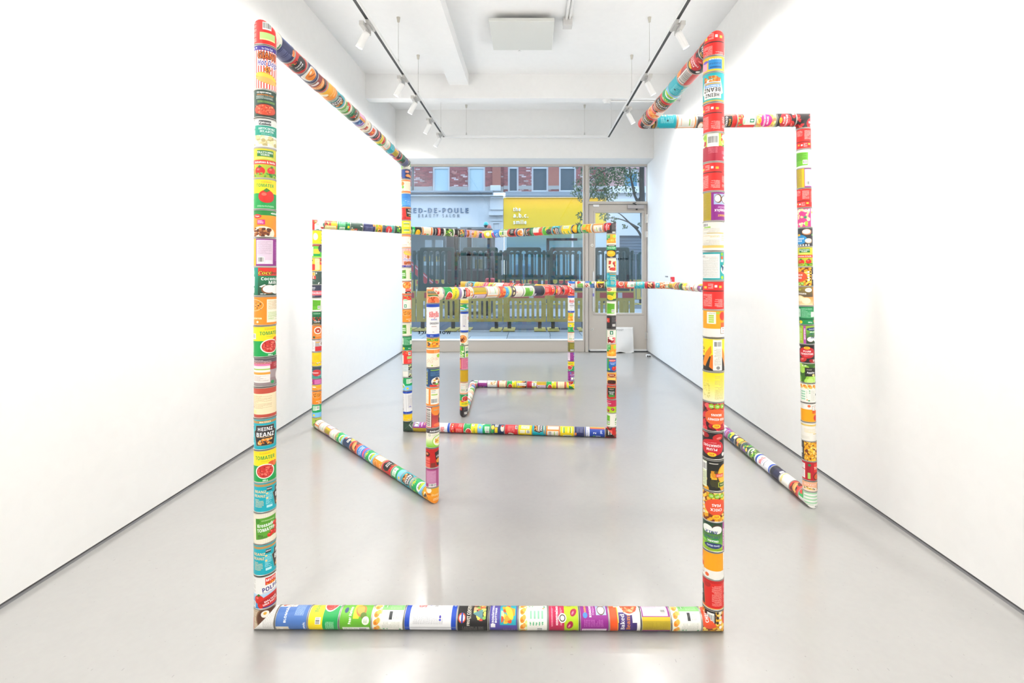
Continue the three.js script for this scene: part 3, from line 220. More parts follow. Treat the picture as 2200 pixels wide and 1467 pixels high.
  beige: ['off-white tin with pale yellow bands', () => { bg('#eeeae0'); Q(0, 4, 100, 4.5, '#e6c768'); Q(56, 28, 30, 2, '#e0c676'); L(36, 16, 26, 10, '#e8d9a8', 2); T('Creamy', 50, 24, 6, '#ece0b4', { i: 1 }); Q(2, 6, 14, 7, '#e2cf86'); L(66, 8, 28, 10, '#c0bcb0', 5); L(66, 22, 28, 4, '#dcc478', 1); L(66, 28, 28, 10, '#c0bcb0', 5); Q(80, 38, 12, 2.6, '#9ace5a'); B(84, 40, 10, 7); L(22, 36, 26, 8, '#d8d4c6', 4); }],
  tealp: ['white text panel tin with turquoise sides', () => { bg('#12a0a4'); Q(24, 3, 40, 42, '#efeeea'); L(27, 5, 32, 36, '#c2c0ba', 13); L(48, 40, 12, 3, '#6a6a66', 1); Q(16, 42, 6, 5, '#8ac23a'); Q(16, 36, 6, 5, '#e2642c'); Q(16, 31, 6, 4, '#f4f2ec'); O(14, 18, 8, 8, '#f6f4ea'); O(8, 26, 6, 5, '#e6cf2c'); O(6, 10, 7, 5, '#eef0e6'); P([22, 26, 14, 22, 18, 14], '#1c4a6c'); O(19, 4, 3, 3, '#a8d42c'); }],
  carrot: ['yellow tin with orange carrots and a white barcode strip', () => { bg('#f4df14'); Q(0, 0, 100, 22, '#26201c'); O(86, 12, 11, 8, '#c8b48a'); S(76, 4, 22, 16, 20, 3, ['#e6dcc0', '#8a7a58', '#5c4a34']); P([34, 6, 26, 8, 36, 26, 44, 38, 45, 28], '#f08a1c'); P([70, 6, 78, 8, 70, 26, 60, 38, 59, 28], '#f08a1c'); P([57, 2, 63, 6, 60, 24, 57, 24], '#e4760f'); T('Bullens', 80, 27, 5, '#e0641c', { i: 1 }); T('PILSNER', 82, 34, 5.6, '#262220', { w: 21 }); T('KORV', 84, 41, 5.6, '#262220', { w: 14 }); Q(42, 1, 15, 46, '#eeece4'); B(43, 36, 13, 10); L(44, 9, 11, 25, '#b0aca4', 9); O(49, 5, 3, 2.6, '#888'); T('PILSNER', 18, 34, 5.6, '#262220', { w: 21 }); T('KORV', 18, 41, 5.6, '#262220', { w: 14 }); }],
  pine: ['yellow tin that pales to cream with faint print', () => { gr(0, 0, 100, 48, '#f3ecca', '#f7dc10'); cx.globalAlpha = 0.35; S(54, 4, 14, 32, 40, 1.6, ['#c8b83c', '#a8a43c', '#e6da8a']); cx.globalAlpha = 1; L(32, 4, 16, 40, '#c8b46a', 14); L(8, 6, 16, 36, '#c8b46a', 14); }],
  navyo: ['navy tin with orange fruit', () => { bg('#2a2f5c'); L(4, 5, 30, 36, '#8f95bf', 14); O(70, 32, 9, 8, '#f08a3c'); O(70, 32, 6, 5.4, '#f6a860'); O(80, 36, 7, 6, '#f2a04a'); O(66, 12, 8, 6, '#f0a48c'); Q(48, 2, 12, 44, '#274c96'); T('e', 36, 40, 5, '#fff'); O(40, 44, 6, 5, '#f2843c'); L(86, 6, 12, 36, '#8f95bf', 12); }],
  redblk: ['red bean tin with a black leaf badge', () => { bg('#cf2a26'); P([34, 8, 46, 4, 54, 8, 66, 6, 70, 18, 66, 34, 56, 40, 44, 40, 34, 32, 30, 18], '#211c1c', '#a83a22'); T('Black', 50, 17, 6, '#fff'); T('Beans', 50, 24, 6, '#fff'); S(32, 32, 36, 10, 18, 1.8, ['#3c8a34', '#e8c43c', '#d83a2c']); L(50, 10, 12, 2, '#d8c4a0', 1); L(4, 8, 20, 30, '#ee9a92', 11); L(78, 8, 18, 30, '#ee9a92', 11); }],
  navyc: ['navy tin with a white oval and an orange carrot', () => { bg('#2b2f62'); O(50, 22, 18, 20, '#f2efe6'); O(52, 24, 13, 15, '#f08a24'); P([46, 18, 60, 30, 58, 32, 45, 21], '#a2481c'); O(54, 16, 4, 3, '#fbe0c0'); Q(36, 38, 28, 7, '#1c2050'); L(39, 40, 22, 3, '#cfd2e6', 2); L(4, 6, 22, 34, '#969bc4', 12); }],
  brown: ['maroon tin with orange script over black', () => { bg('#8c3a34'); Q(0, 32, 100, 10, '#241818'); O(46, 24, 18, 8, '#e4924a'); T('Campbell', 46, 24, 7, '#f7dcae', { i: 1, f: 'serif', w: 26 }); Q(34, 4, 16, 7, '#e6dcd8'); L(56, 37, 16, 2, '#fff', 1); Q(0, 42, 100, 6, '#c85a4c'); L(74, 6, 20, 24, '#c88a84', 9); }],
  oranp: ['orange and yellow tin', () => { gr(0, 0, 100, 48, '#f6c02c', '#f08a24'); O(40, 18, 8, 6, '#faf0d8'); T('Orange', 58, 28, 6, '#f7d8a0', { i: 1 }); L(52, 36, 24, 6, '#fbe6c0', 2); Q(34, 26, 12, 2, '#c8501c'); L(4, 8, 20, 34, '#fadfa4', 12); }],
  dkgreen: ['dark green tin with red beans and white script', () => { gr(0, 0, 100, 48, '#1c8a4c', '#20242a'); S(30, 20, 34, 12, 14, 3.6, ['#d23a2c', '#e86a4a', '#b0241c']); T('Cirio', 48, 36, 9, '#fff', { i: 1, f: 'serif', o: '#16181c' }); Q(34, 44, 26, 3, '#c8a04a'); T('POMODORI', 48, 6, 4, '#d8ecd8', { w: 26 }); L(4, 8, 22, 34, '#7aa890', 12); L(76, 8, 20, 34, '#7aa890', 12); }],
  bluep: ['white tin with blue and pink panels', () => { bg('#e9e6ee'); Q(30, 10, 26, 22, '#274c8c'); S(32, 12, 22, 18, 12, 2.4, ['#3a7ab8', '#1c2c5c', '#8fc0e0']); Q(56, 0, 30, 48, '#dc9cc4'); Q(56, 0, 6, 48, '#e0983c'); Q(30, 34, 26, 10, '#8a5aa8'); L(64, 6, 18, 36, '#f2d6e6', 12); L(4, 8, 20, 32, '#b6b2c0', 12); }],
  creamf: ['cream tin with a red dish', () => { bg('#f1e8d0'); S(34, 18, 24, 16, 14, 3.6, ['#c8382c', '#e06a4a', '#a3261c']); O(42, 36, 10, 5, '#f6f0e4'); Q(62, 20, 5, 8, '#d8a890'); L(64, 6, 26, 12, '#d8c8a4', 5); L(6, 8, 20, 30, '#d8c8a4', 12); Q(0, 44, 100, 4, '#e2d2a8'); }],
  whitered: ['white tin with an orange pepper picture', () => { bg('#e4e8ec'); Q(38, 10, 22, 26, '#e2542c'); S(40, 12, 18, 22, 10, 4, ['#f08a3c', '#c8341c', '#f2b04a']); Q(0, 6, 38, 30, '#3c4468'); L(64, 8, 26, 30, '#b0b6c0', 10); Q(0, 40, 100, 3, '#f0a49c'); }],
  blkred: ['black tin with a red band', () => { bg('#201d26'); Q(0, 20, 100, 14, '#d83a34'); T('Tomat', 50, 27, 9, '#f8e6e2', { i: 1 }); T('POMODORO', 50, 10, 5, '#fff', { w: 30 }); T('KRAV', 40, 41, 5, '#fff'); L(6, 4, 24, 12, '#8a8694', 4); L(70, 37, 24, 8, '#8a8694', 3); }],
  whiteo: ['cream tin with an orange outline and a nutrition table', () => { bg('#f2ede0'); Q(0, 0, 100, 2.4, '#ef8a3a'); Q(0, 44, 100, 3, '#ef8a3a'); Q(28, 0, 2.6, 48, '#f09448'); Q(70, 0, 3, 48, '#f09448'); L(34, 6, 14, 34, '#bcd4d8', 12); Q(36, 10, 18, 1, '#e8732c'); Q(36, 30, 16, 2.6, '#8cc05a'); L(36, 36, 20, 6, '#d2a88a', 2); B(56, 26, 11, 15); L(56, 6, 12, 16, '#c0bcaa', 6); L(4, 6, 22, 36, '#c9c4b2', 14); L(76, 6, 20, 36, '#c9c4b2', 14); O(62, 44, 3, 1.6, '#e8732c'); }],
  creamb: ['cream tin with orange bands and a tomato', () => { bg('#f6e9cf'); Q(0, 1, 100, 5, '#ef8444'); Q(0, 40, 100, 6.5, '#ee7a3c'); O(30, 14, 8, 7, '#ee7a2c'); O(32, 26, 5, 6, '#6cac3a'); L(44, 10, 34, 26, '#e4d0b2', 12); O(32, 38, 4, 3, '#e0b49a'); }],
  blue: ['plain sky blue tin', () => { bg('#2f80d2'); gr(30, 4, 40, 40, '#2a7ccc', '#58a2e4'); S(38, 22, 30, 20, 22, 1, ['#d8ecfa', '#a8d0f2']); Q(34, 12, 22, 1.6, '#1c62b4'); Q(74, 2, 8, 44, '#eceef2'); L(75, 4, 6, 38, '#8aa', 16); P([26, 36, 34, 44, 26, 46], '#f0f2f4'); }],
  yell: ['yellow tin with white and green panels', () => { bg('#f6da14'); Q(36, 6, 22, 3, '#eef0b0'); Q(36, 10, 22, 3, '#4a9a5c'); Q(36, 32, 22, 5, '#6aa86a'); Q(36, 38, 22, 2, '#f4f0c0'); Q(36, 18, 22, 3, '#fbf2a0'); Q(66, 8, 14, 30, '#f7f4dc'); L(67, 10, 12, 26, '#5c9a6a', 9); O(14, 22, 9, 13, '#fbf6dc'); B(84, 6, 12, 14); Q(84, 24, 12, 18, '#f3efcf'); }],
  rice: ['white tin with an orange top and pale rice', () => { bg('#f6efe2'); Q(0, 0, 100, 7, '#ee8a54'); S(56, 6, 30, 14, 18, 2.6, ['#d8a070', '#b87844', '#eccaa4']); O(40, 18, 12, 10, '#f4eee0'); S(52, 24, 30, 18, 18, 2, ['#e6e4b8', '#f2ead2', '#d8b49a']); L(30, 36, 20, 5, '#d89a70', 2); Q(0, 44, 100, 4, '#f0a87c'); L(4, 12, 20, 28, '#d8ccb4', 10); }],
  orsoup: ['orange soup tin with a black script badge', () => { bg('#f6e6da'); O(52, 14, 18, 12, '#f0862c'); S(38, 6, 28, 16, 16, 3.4, ['#e4541f', '#f6a84a', '#f2c878']); Q(46, 26, 24, 10, '#e03c30'); L(49, 28, 18, 5, '#fbe0d8', 2); O(56, 40, 12, 4.6, '#2a2422'); T('Felix', 56, 40, 5, '#fff', { i: 1 }); Q(0, 43, 100, 5, '#ee6a34'); Q(0, 0, 100, 3, '#ee7a44'); L(6, 8, 20, 30, '#e0b49a', 10); }],
  redw: ['red tin with a white panel and a green square', () => { bg('#e8332e'); S(0, 0, 100, 12, 40, 2.6, ['#c8241c', '#f0694c', '#f6b04a', '#5a9a3c']); Q(30, 16, 34, 32, '#f3efe2'); O(40, 16, 9, 4, '#b4d8b4'); Q(36, 32, 9, 12, '#2c8a5c'); O(40.5, 38, 2, 4, '#e8f2e6'); L(36, 25, 16, 2, '#e8a09a', 1); Q(78, 20, 20, 10, '#a8d27a'); B(82, 4, 10, 12); L(80, 34, 18, 10, '#f6b8b0', 4); }],
  ginfo: ['green tin with white small print and a lemon', () => { bg('#138a4a'); L(38, 4, 26, 26, '#a8dcbc', 9); Q(24, 6, 12, 22, '#dcefdc'); L(25, 8, 10, 18, '#4a9a6a', 7); Q(0, 32, 100, 4, '#0f5c34'); O(36, 42, 5, 4.4, '#f2d21c'); T('500 g', 58, 42, 4, '#fff'); O(72, 40, 4, 4, '#f08a3c'); L(70, 6, 26, 24, '#a8dcbc', 9); Q(60, 14, 12, 14, '#e2f0e0'); }],
  gveg: ['grey and white tin with dark vegetables', () => { bg('#c9ccc8'); Q(26, 2, 22, 22, '#d6e4e6'); L(28, 4, 18, 40, '#b4bcba', 12); Q(26, 26, 22, 20, '#efece4'); Q(50, 0, 24, 48, '#9aa09c'); S(50, 0, 24, 20, 22, 3.4, ['#2a2624', '#e4e6b8', '#3c4a2c', '#a8c24a']); S(50, 34, 24, 14, 14, 3.4, ['#2a2624', '#b8d24a', '#efe9cc']); }],
  gblue: ['green and light blue tin with a white oval logo', () => { bg('#0fa45c'); Q(0, 30, 100, 18, '#7cc0ea'); O(50, 31, 16, 10, '#f2f6f0'); O(52, 34, 12, 6, '#a8cc1c'); T('Ally', 48, 29, 8, '#443a90', { i: 1 }); Q(72, 4, 14, 18, '#d8ecd6'); B(86, 4, 10, 16); L(74, 6, 10, 14, '#5aa87c', 6); O(28, 12, 5, 4, '#bcdc2c'); Q(6, 6, 14, 16, '#9ad04a'); L(7, 8, 12, 12, '#e6f4c8', 5); L(4, 36, 24, 8, '#c6e4f6', 3); O(76, 40, 4, 4, '#f2cf2c'); S(40, 2, 24, 8, 10, 2, ['#f2cf2c', '#e8f0c0']); }],
  navyy: ['navy tin with a yellow badge', () => { bg('#22385e'); O(36, 6, 12, 7, '#f2ead8'); Q(24, 2, 8, 8, '#d8443c'); Q(34, 24, 20, 11, '#f0cf1c'); B(18, 22, 14, 12); O(46, 44, 12, 6, '#2f9a4c'); O(68, 42, 9, 6, '#efe6cc'); L(60, 6, 24, 12, '#8ca6cc', 4); Q(66, 24, 6, 8, '#d8e0ea'); O(34, 42, 8, 6, '#e6d05a'); }],
  almond: ['red tin with a white almond', () => { bg('#dd3138'); L(32, 12, 22, 26, '#f6a8a4', 6); B(30, 1, 14, 8); O(64, 26, 7, 13, '#6a2c24'); O(63, 25, 5.4, 11, '#f4ecdc', 0.2); O(66, 28, 3, 6, '#c88a5c'); L(4, 8, 20, 32, '#f2a09c', 10); }],
  bigblue: ['royal blue tin with a vegetable stripe', () => { bg('#2344a4'); Q(26, 2, 60, 9, '#eef0f4'); L(28, 4, 56, 5, '#3a4ea0', 1); O(34, 22, 3, 3, '#6ab84a'); Q(32, 26, 4, 12, '#c8d4f0'); T('2', 46, 24, 10, '#fff'); T('pcs', 50, 38, 7, '#e6ecfa'); Q(60, 12, 8, 36, '#e2642c'); Q(68, 12, 6, 36, '#e6d23a'); Q(74, 12, 6, 36, '#dfe8e6'); T('1', 86, 36, 7, '#b8d46a'); }],
  dgreen: ['dark green tin with torn seams', () => { bg('#2f4a3a'); P([20, 0, 50, 22, 80, 0], '#27392e'); L(34, 2, 30, 3, '#c8c4b0', 1); P([30, 46, 70, 10, 71, 12, 32, 48], '#b4bcae'); S(30, 42, 36, 6, 10, 2, ['#c8342c', '#e8e2d2']); L(4, 8, 20, 32, '#6a8474', 10); }],
  mango: ['black mango slices tin with a green band', () => { bg('#211f1c'); Q(0, 5, 100, 13, '#12a150'); T('MANGO SLICES', 50, 9.4, 4.6, '#fff', { w: 30 }); T('IN LIGHT SYRUP', 50, 14, 3.6, '#e8f4e8', { w: 26 }); Q(40, 1, 22, 3, '#b8b4a8'); O(48, 32, 17, 11.5, '#f4b80c'); O(46, 29, 10, 5, '#f8cc3a'); T('425 g', 50, 45.6, 3, '#fff'); L(4, 22, 22, 22, '#77726a', 8); L(76, 22, 20, 22, '#77726a', 8); }],
  ctom: ['cream tin with vine tomatoes and a yellow strip', () => { bg('#efe9c6'); S(42, 8, 26, 26, 16, 4.4, ['#c8302a', '#e05a44', '#a8241e']); O(60, 38, 19, 8, '#f6f2e6'); O(60, 37, 16, 6, '#d23a30'); S(50, 33, 20, 8, 14, 1.6, ['#e8685a', '#b82a22']); Q(68, 8, 8, 34, '#ecd21c'); L(32, 40, 3, 6, '#a88', 2); L(6, 8, 22, 32, '#cfc698', 11); L(80, 8, 16, 32, '#cfc698', 11); }],
  dpear: ['cream and green pear tin with yellow fruit', () => { bg('#efeab8'); gr(0, 16, 100, 32, '#7cb82c', '#1c4a20'); O(40, 7, 11, 5, '#e04a2c'); T('Del Monte', 40, 7, 3.6, '#fff', { w: 17 }); T('Pear', 62, 5, 5, '#8a9a2c'); T('halves', 62, 10, 5, '#8a9a2c'); Q(40, 14, 40, 2.4, '#e8d81c'); O(62, 32, 8, 10, '#d2d42c'); O(63, 23, 4, 6, '#c8d02c'); O(44, 36, 14, 9, '#f2d22c', 0.3); O(44, 37, 9, 5.5, '#eebd1c', 0.3); L(4, 20, 22, 22, '#b8d88a', 7); }],
  wgreen: ['off-white tin with a green text panel', () => { bg('#efece0'); P([26, 6, 58, 8, 57, 42, 26, 44], '#68b82a'); L(28, 10, 26, 20, '#417f1c', 7); B(46, 28, 10, 11); T('ECO', 82, 12, 6, '#4aa02c', { r: 1.57 }); S(76, 16, 8, 26, 12, 2.4, ['#4aa02c', '#2f8a1c']); Q(2, 6, 12, 22, '#68b82a'); }],
  bstraw: ['black tin with red fruit', () => { bg('#232022'); Q(26, 8, 14, 16, '#d8382c'); S(27, 9, 12, 14, 10, 2.6, ['#e85a44', '#b8241c', '#f4a08a']); Q(46, 2, 20, 44, '#38363a'); L(48, 4, 16, 20, '#7c787a', 9); Q(48, 28, 16, 10, '#5a5658'); B(50, 30, 12, 8); S(66, 4, 14, 18, 10, 3.4, ['#d8382c', '#b0201c', '#ea6a54']); Q(74, 36, 8, 8, '#efe9dc'); }],
  cherry: ['white cherry tin with green sides', () => { bg('#f1ecdf'); Q(22, 0, 9, 48, '#52b04a'); Q(68, 0, 9, 48, '#6abe5c'); Q(45, 3, 11, 13, '#1f7f58'); O(50.5, 10, 2.4, 4.4, '#e6f2ea'); T('Körsbär', 50, 21, 4, '#666', { n: 1 }); S(36, 26, 30, 20, 22, 4.4, ['#a81c28', '#c83a44', '#7c1018', '#e07a80']); L(82, 6, 14, 34, '#b8b4a4', 11); L(4, 6, 16, 34, '#b8b4a4', 11); }],
  peach: ['yellow and orange peach tin with a green panel', () => { bg('#f4ead0'); Q(24, 2, 18, 24, '#2c9a3a'); L(26, 4, 14, 16, '#d8f0d4', 5); gr(42, 0, 26, 42, '#f4b23a', '#f2921c'); Q(24, 26, 44, 16, '#f4a62a'); S(28, 20, 38, 22, 16, 4, ['#f6be3c', '#ee8a1c', '#f9d468']); O(58, 10, 7, 7, '#a8d43a'); Q(24, 43, 44, 4, '#e6e2d2'); L(74, 6, 22, 36, '#c8bfa0', 12); }],
  btom: ['blue tomato tin', () => { bg('#1b62b8'); Q(24, 0, 6, 48, '#1c8ac8'); P([32, 0, 44, 0, 40, 24, 44, 46, 32, 46], '#3c9a4c'); O(54, 6, 14, 4.4, '#e2402c'); T('Valfrutta', 54, 6, 4, '#fff', { i: 1, w: 22 }); T('Pomodoro', 56, 15, 4.6, '#cfe2f6', { i: 1 }); T('Pelato', 54, 20, 4.6, '#cfe2f6', { i: 1 }); tom(60, 35, 9); tom(72, 33, 8); O(42, 38, 4, 3, '#b8c83a'); Q(0, 44, 100, 4, '#22305c'); }],
  dbean: ['orange tin with a pile of dark beans', () => { bg('#f0b24a'); O(50, 10, 15, 6, '#a8341c'); T('S&W', 50, 9, 7, '#f6e6c0', { f: 'serif' }); Q(34, 17, 32, 2, '#5a3a6c'); Q(36, 20, 28, 9, '#f6cf6a'); O(50, 38, 18, 9, '#3c1c1a'); S(34, 30, 32, 16, 60, 1.5, ['#5c2a26', '#2a1212', '#7c423a']); S(68, 4, 20, 30, 12, 3, ['#e8922c', '#8ab83a', '#d8402c']); Q(0, 44, 100, 4, '#c8322c'); }],
  olive: ['green, yellow and black olive tin', () => { bg('#5cbe3c'); Q(0, 0, 100, 6, '#d8403c'); Q(0, 3, 100, 2, '#4a6a4a'); Q(22, 8, 16, 34, '#eef0dc'); L(24, 10, 12, 28, '#b8c09a', 11); Q(40, 16, 22, 18, '#e2d23c'); L(42, 18, 18, 14, '#b8962c', 6); O(68, 14, 12, 14, '#3a3a44'); S(58, 4, 20, 22, 26, 2, ['#5c5c68', '#2a2a34', '#83838c']); Q(38, 34, 26, 8, '#0f9a4c'); Q(0, 44, 100, 4, '#9ad83c'); }],
  fryr: ['yellow and red tin with halved fruit', () => { bg('#f2c83a'); Q(54, 0, 46, 48, '#e04a34'); O(34, 34, 14, 12, '#d83c2c'); O(64, 36, 14, 12, '#f2b82c'); Q(42, 2, 16, 42, '#f6f0b4'); L(44, 4, 12, 38, '#c8b86a', 12); S(60, 4, 18, 16, 8, 3.4, ['#3a2a2c', '#f09a8a', '#e8c04a']); O(30, 8, 3, 3, '#443'); }],
  dgrey: ['dark grey-green tin with fruit pictures', () => { bg('#41584e'); Q(24, 2, 16, 13, '#f0d8a4'); O(32, 9, 6, 5, '#f0a43c'); Q(24, 16, 18, 12, '#d8483c'); S(25, 17, 16, 10, 8, 2.4, ['#f0a08a', '#e8e0d0', '#b8241c']); L(26, 33, 14, 3, '#dfe6e0', 1); Q(68, 6, 8, 16, '#e8dcdc'); S(68, 24, 8, 18, 8, 2, ['#d8483c', '#9ab84a']); O(44, 6, 2, 3, '#e6ece6'); O(52, 44, 2, 5, '#e8ece8', 0.4); }],
  navypink: ['navy tin with a pink script band', () => { bg('#3a3c52'); Q(0, 22, 100, 18, '#ee6c78'); T('Kockens', 50, 31, 10, '#fbeef0', { i: 1, f: 'serif' }); T('FOND', 34, 11, 8, '#e6e6ec'); T('&CO', 38, 17, 5, '#c8c8d2'); L(26, 42, 18, 4, '#e6e6ec', 1); L(74, 4, 22, 14, '#8a8c9c', 5); }],
  bowlo: ['orange tin with a brown soup bowl', () => { bg('#ee8230'); O(56, 18, 14, 13, '#f8efe0'); O(56, 18, 10.5, 9.6, '#c0482c'); O(56, 19, 3.4, 2.8, '#f6e8da'); O(42, 42, 5, 4, '#2c5c3c'); L(50, 36, 18, 3, '#fbe2c4', 1); L(6, 6, 20, 34, '#f9caa0', 11); }],
  greyred: ['grey and white tin with a red block', () => { bg('#b6b0b0'); Q(20, 3, 20, 42, '#efeceb'); L(22, 6, 15, 34, '#c2bebe', 6); Q(40, 0, 34, 5, '#d8c0c0'); Q(42, 8, 18, 4, '#e8b04a'); O(64, 16, 10, 9, '#d8d4d4'); O(67, 16, 6, 7, '#8a5a2c'); Q(40, 26, 40, 18, '#cf2f38'); Q(0, 45, 100, 3, '#8c8688'); }],
  yfood: ['yellow tin with small food pictures', () => { bg('#f8d012'); L(40, 10, 18, 18, '#d8a818', 6); Q(0, 33, 100, 9, '#f0c21c'); S(32, 34, 12, 8, 10, 2, ['#c87a2c', '#8a4a1c', '#e8b06a']); S(50, 34, 12, 8, 10, 2, ['#4a4a4c', '#e8e2d2', '#8a8a8a']); S(64, 34, 12, 8, 10, 2, ['#4a4a4c', '#e07a4a', '#e8e2d2']); L(80, 6, 16, 22, '#c89a18', 8); }],
  tealr: ['dark teal tin with a red disc', () => { bg('#4a9a8c'); Q(0, 0, 100, 14, '#45525c'); O(50, 25, 18, 15, '#3c5a8c'); O(50, 25, 16.5, 13.5, '#d23c3c'); P([30, 23, 56, 24, 56, 27, 30, 26], '#f2e6e4'); O(72, 12, 5, 4, '#9ad03c'); L(54, 36, 18, 3, '#f2f4f2', 1); O(28, 6, 3, 3, '#e4e8da'); }],
  magenta: ['short magenta tin', () => { bg('#b2327c'); Q(42, 4, 26, 40, '#dc78b4'); L(44, 10, 20, 26, '#c85a9c', 5); O(28, 36, 5, 8, '#f2b83a'); Q(78, 0, 22, 48, '#a02c70'); }],
  limec: ['lime and yellow tin with green leaves', () => { gr(0, 0, 100, 48, '#dfd66a', '#8cc03a'); S(30, 26, 40, 20, 20, 4, ['#5ab02c', '#a8dc3c', '#3a7a22', '#2a3a1c']); L(40, 14, 26, 4, '#b8704a', 1); L(4, 8, 20, 30, '#a8a84a', 10); }],
  choc: ['brown and red tin with an orange swirl', () => { bg('#c4372c'); S(30, 6, 40, 30, 26, 5, ['#4a2418', '#6a3a20', '#2c1610']); O(52, 18, 16, 5, '#f0924a', -0.4); O(48, 26, 14, 4, '#f4b06c', -0.4); O(40, 32, 3, 4, '#f6c06a'); Q(0, 40, 100, 8, '#d8564a'); L(4, 6, 20, 30, '#e89a8c', 10); }],
  butter: ['blue tin with bold white lettering and a red flash', () => { bg('#1c7ad0'); T('BUTTER', 48, 12, 8, '#fff', { w: 30 }); T('BEANS', 50, 21, 8, '#fff', { w: 26 }); P([30, 34, 72, 28, 74, 38, 32, 44], '#d8346c'); L(36, 36, 30, 4, '#f6cfdc', 1); B(24, 36, 8, 10); Q(74, 0, 26, 48, '#5c80c8'); }],
  plumb: ['plum coloured tin covered in lilac small print', () => { bg('#a8457c'); Q(28, 5, 28, 34, '#c27aa4'); L(30, 7, 24, 30, '#dca6c6', 14); Q(62, 0, 30, 48, '#c67caa'); L(64, 4, 12, 40, '#a8507f', 10); B(36, 39, 20, 8); L(4, 6, 20, 36, '#cf8ab2', 12); }],
  redf: ['red bean tin with a black cauldron', () => { bg('#c5201f'); O(34, 14, 8, 6, '#3c1814'); O(33, 13, 5, 3, '#e08a5c'); Q(26, 22, 16, 26, '#e6685c'); Q(26, 30, 16, 1.6, '#c22824'); Q(26, 36, 16, 1.6, '#c22824'); P([54, 10, 74, 4, 78, 46, 60, 44], '#2a1c18'); T('Chilli', 66, 20, 7, '#fff', { i: 1 }); O(66, 32, 8, 6, '#e89a3c'); L(4, 6, 18, 36, '#e88a82', 12); gr(44, 36, 12, 12, '#8a3428', '#8a3428'); }],
  amb: ['cream and lime tin with a black band and yellow fruit', () => { bg('#efead8'); gr(0, 26, 100, 22, '#eef0d0', '#7cc62c'); Q(0, 0, 100, 11, '#4c4648'); T('Ambrosia', 58, 6, 6.4, '#fff', { i: 1, w: 28 }); O(68, 32, 17, 15, '#9cd63c'); O(68, 32, 15, 13, '#f8f4e4'); S(58, 24, 20, 16, 22, 3, ['#f2c43a', '#f6d86a', '#d8582c', '#e8a82c']); O(28, 18, 3, 3, '#8ad24a'); O(44, 16, 4, 4, '#cfcdc0'); L(50, 14, 14, 5, '#d4d4b8', 2); L(6, 16, 16, 26, '#c4c6a0', 9); }],
  redcode: ['red soup tin with a barcode and an orange disc', () => { bg('#d04a44'); Q(28, 2, 16, 44, '#f0ece6'); for (let y = 5; y < 44; y += 2.2) Q(28, y, 14, R(0.7, 1.5), '#2c2624'); Q(44, 0, 1.2, 48, '#3a1c18'); O(58, 8, 14, 12, '#f08a34'); L(50, 6, 16, 3, '#7cc0b4', 1); gr(46, 20, 26, 28, '#a83c44', '#e4564a'); Q(64, 18, 14, 20, '#2a2426'); O(72, 24, 6, 4, '#f2c43a', -0.5); O(60, 42, 10, 4, '#ef7a4c'); }],
  navyf: ['navy tin with a plate of chocolates and a red foot', () => { bg('#1f4670'); T('BERKE', 32, 24, 7, '#e8dc4a', { r: -1.57, w: 38 }); O(34, 6, 3, 4, '#5a8ab8'); L(44, 8, 26, 12, '#5f8fc0', 5); Q(44, 3, 26, 2.4, '#8ab83c'); O(60, 34, 14, 11, '#efe9e0'); for (const [x, y] of [[53, 38], [60, 27], [67, 37]]) O(x, y, 4.4, 3.4, '#6a4a34'); O(54, 31, 3, 2.4, '#f0b23c'); O(66, 31, 3, 2.4, '#e8a83c'); Q(42, 42, 58, 6, '#d8342c'); T('Cream', 66, 45, 4, '#fff', { i: 1 }); O(60, 41, 6, 2, '#5ab83c'); }],
  orback: ['orange framed tin with cream panels and a barcode', () => { bg('#f28a34'); Q(26, 3, 14, 40, '#efe9d6'); L(27, 5, 12, 36, '#c9d0b4', 12); Q(45, 4, 26, 40, '#f4eede'); L(47, 6, 14, 3, '#5a5a54', 1); L(47, 11, 10, 2, '#4a6ac0', 1); Q(47, 17, 16, 2.6, '#9ac83c'); B(46, 28, 17, 15); L(65, 26, 4, 14, '#c8a47a', 5); L(76, 6, 18, 36, '#f9cfa4', 12); }],
  orshort: ['short orange tin with fruit and palm leaves', () => { bg('#f6a418'); S(30, 2, 38, 14, 24, 3, ['#6aae2c', '#9ac83c', '#3f8a24']); T('TUTTI', 48, 10, 8, '#5ab02c'); S(34, 20, 36, 24, 20, 4, ['#f07a1c', '#f6cf5a', '#e85a2c', '#f8e6c0', '#4a4440']); Q(66, 24, 14, 16, '#f4a878'); L(4, 8, 20, 30, '#e07a1c', 10); }],
  soupc: ['orange squash soup tin', () => { bg('#f0a058'); Q(0, 0, 100, 4, '#efe2c8'); Q(32, 8, 36, 6, '#4a5a3c'); L(34, 9, 30, 4, '#f0ead8', 1); Q(34, 16, 34, 4, '#4f7a3c'); O(50, 32, 19, 13, '#f6ead8'); O(50, 32, 17.5, 11.6, '#ec7a48'); S(36, 22, 28, 18, 16, 3, ['#f29a6a', '#e0602c', '#c84a20']); S(70, 4, 28, 40, 24, 4, ['#d8563c', '#e8a884', '#f2d8c0']); }],
  crust: ['cream tin with red chopped filling', () => { bg('#f4e2cc'); S(20, 0, 50, 24, 40, 3.4, ['#d8503c', '#e87a5c', '#b83a2c', '#f2c8b0']); S(60, 20, 30, 26, 20, 3, ['#f6ead8', '#d86a4c', '#e8c8a4']); B(44, 30, 14, 14); Q(0, 44, 100, 4, '#efe6d4'); }],
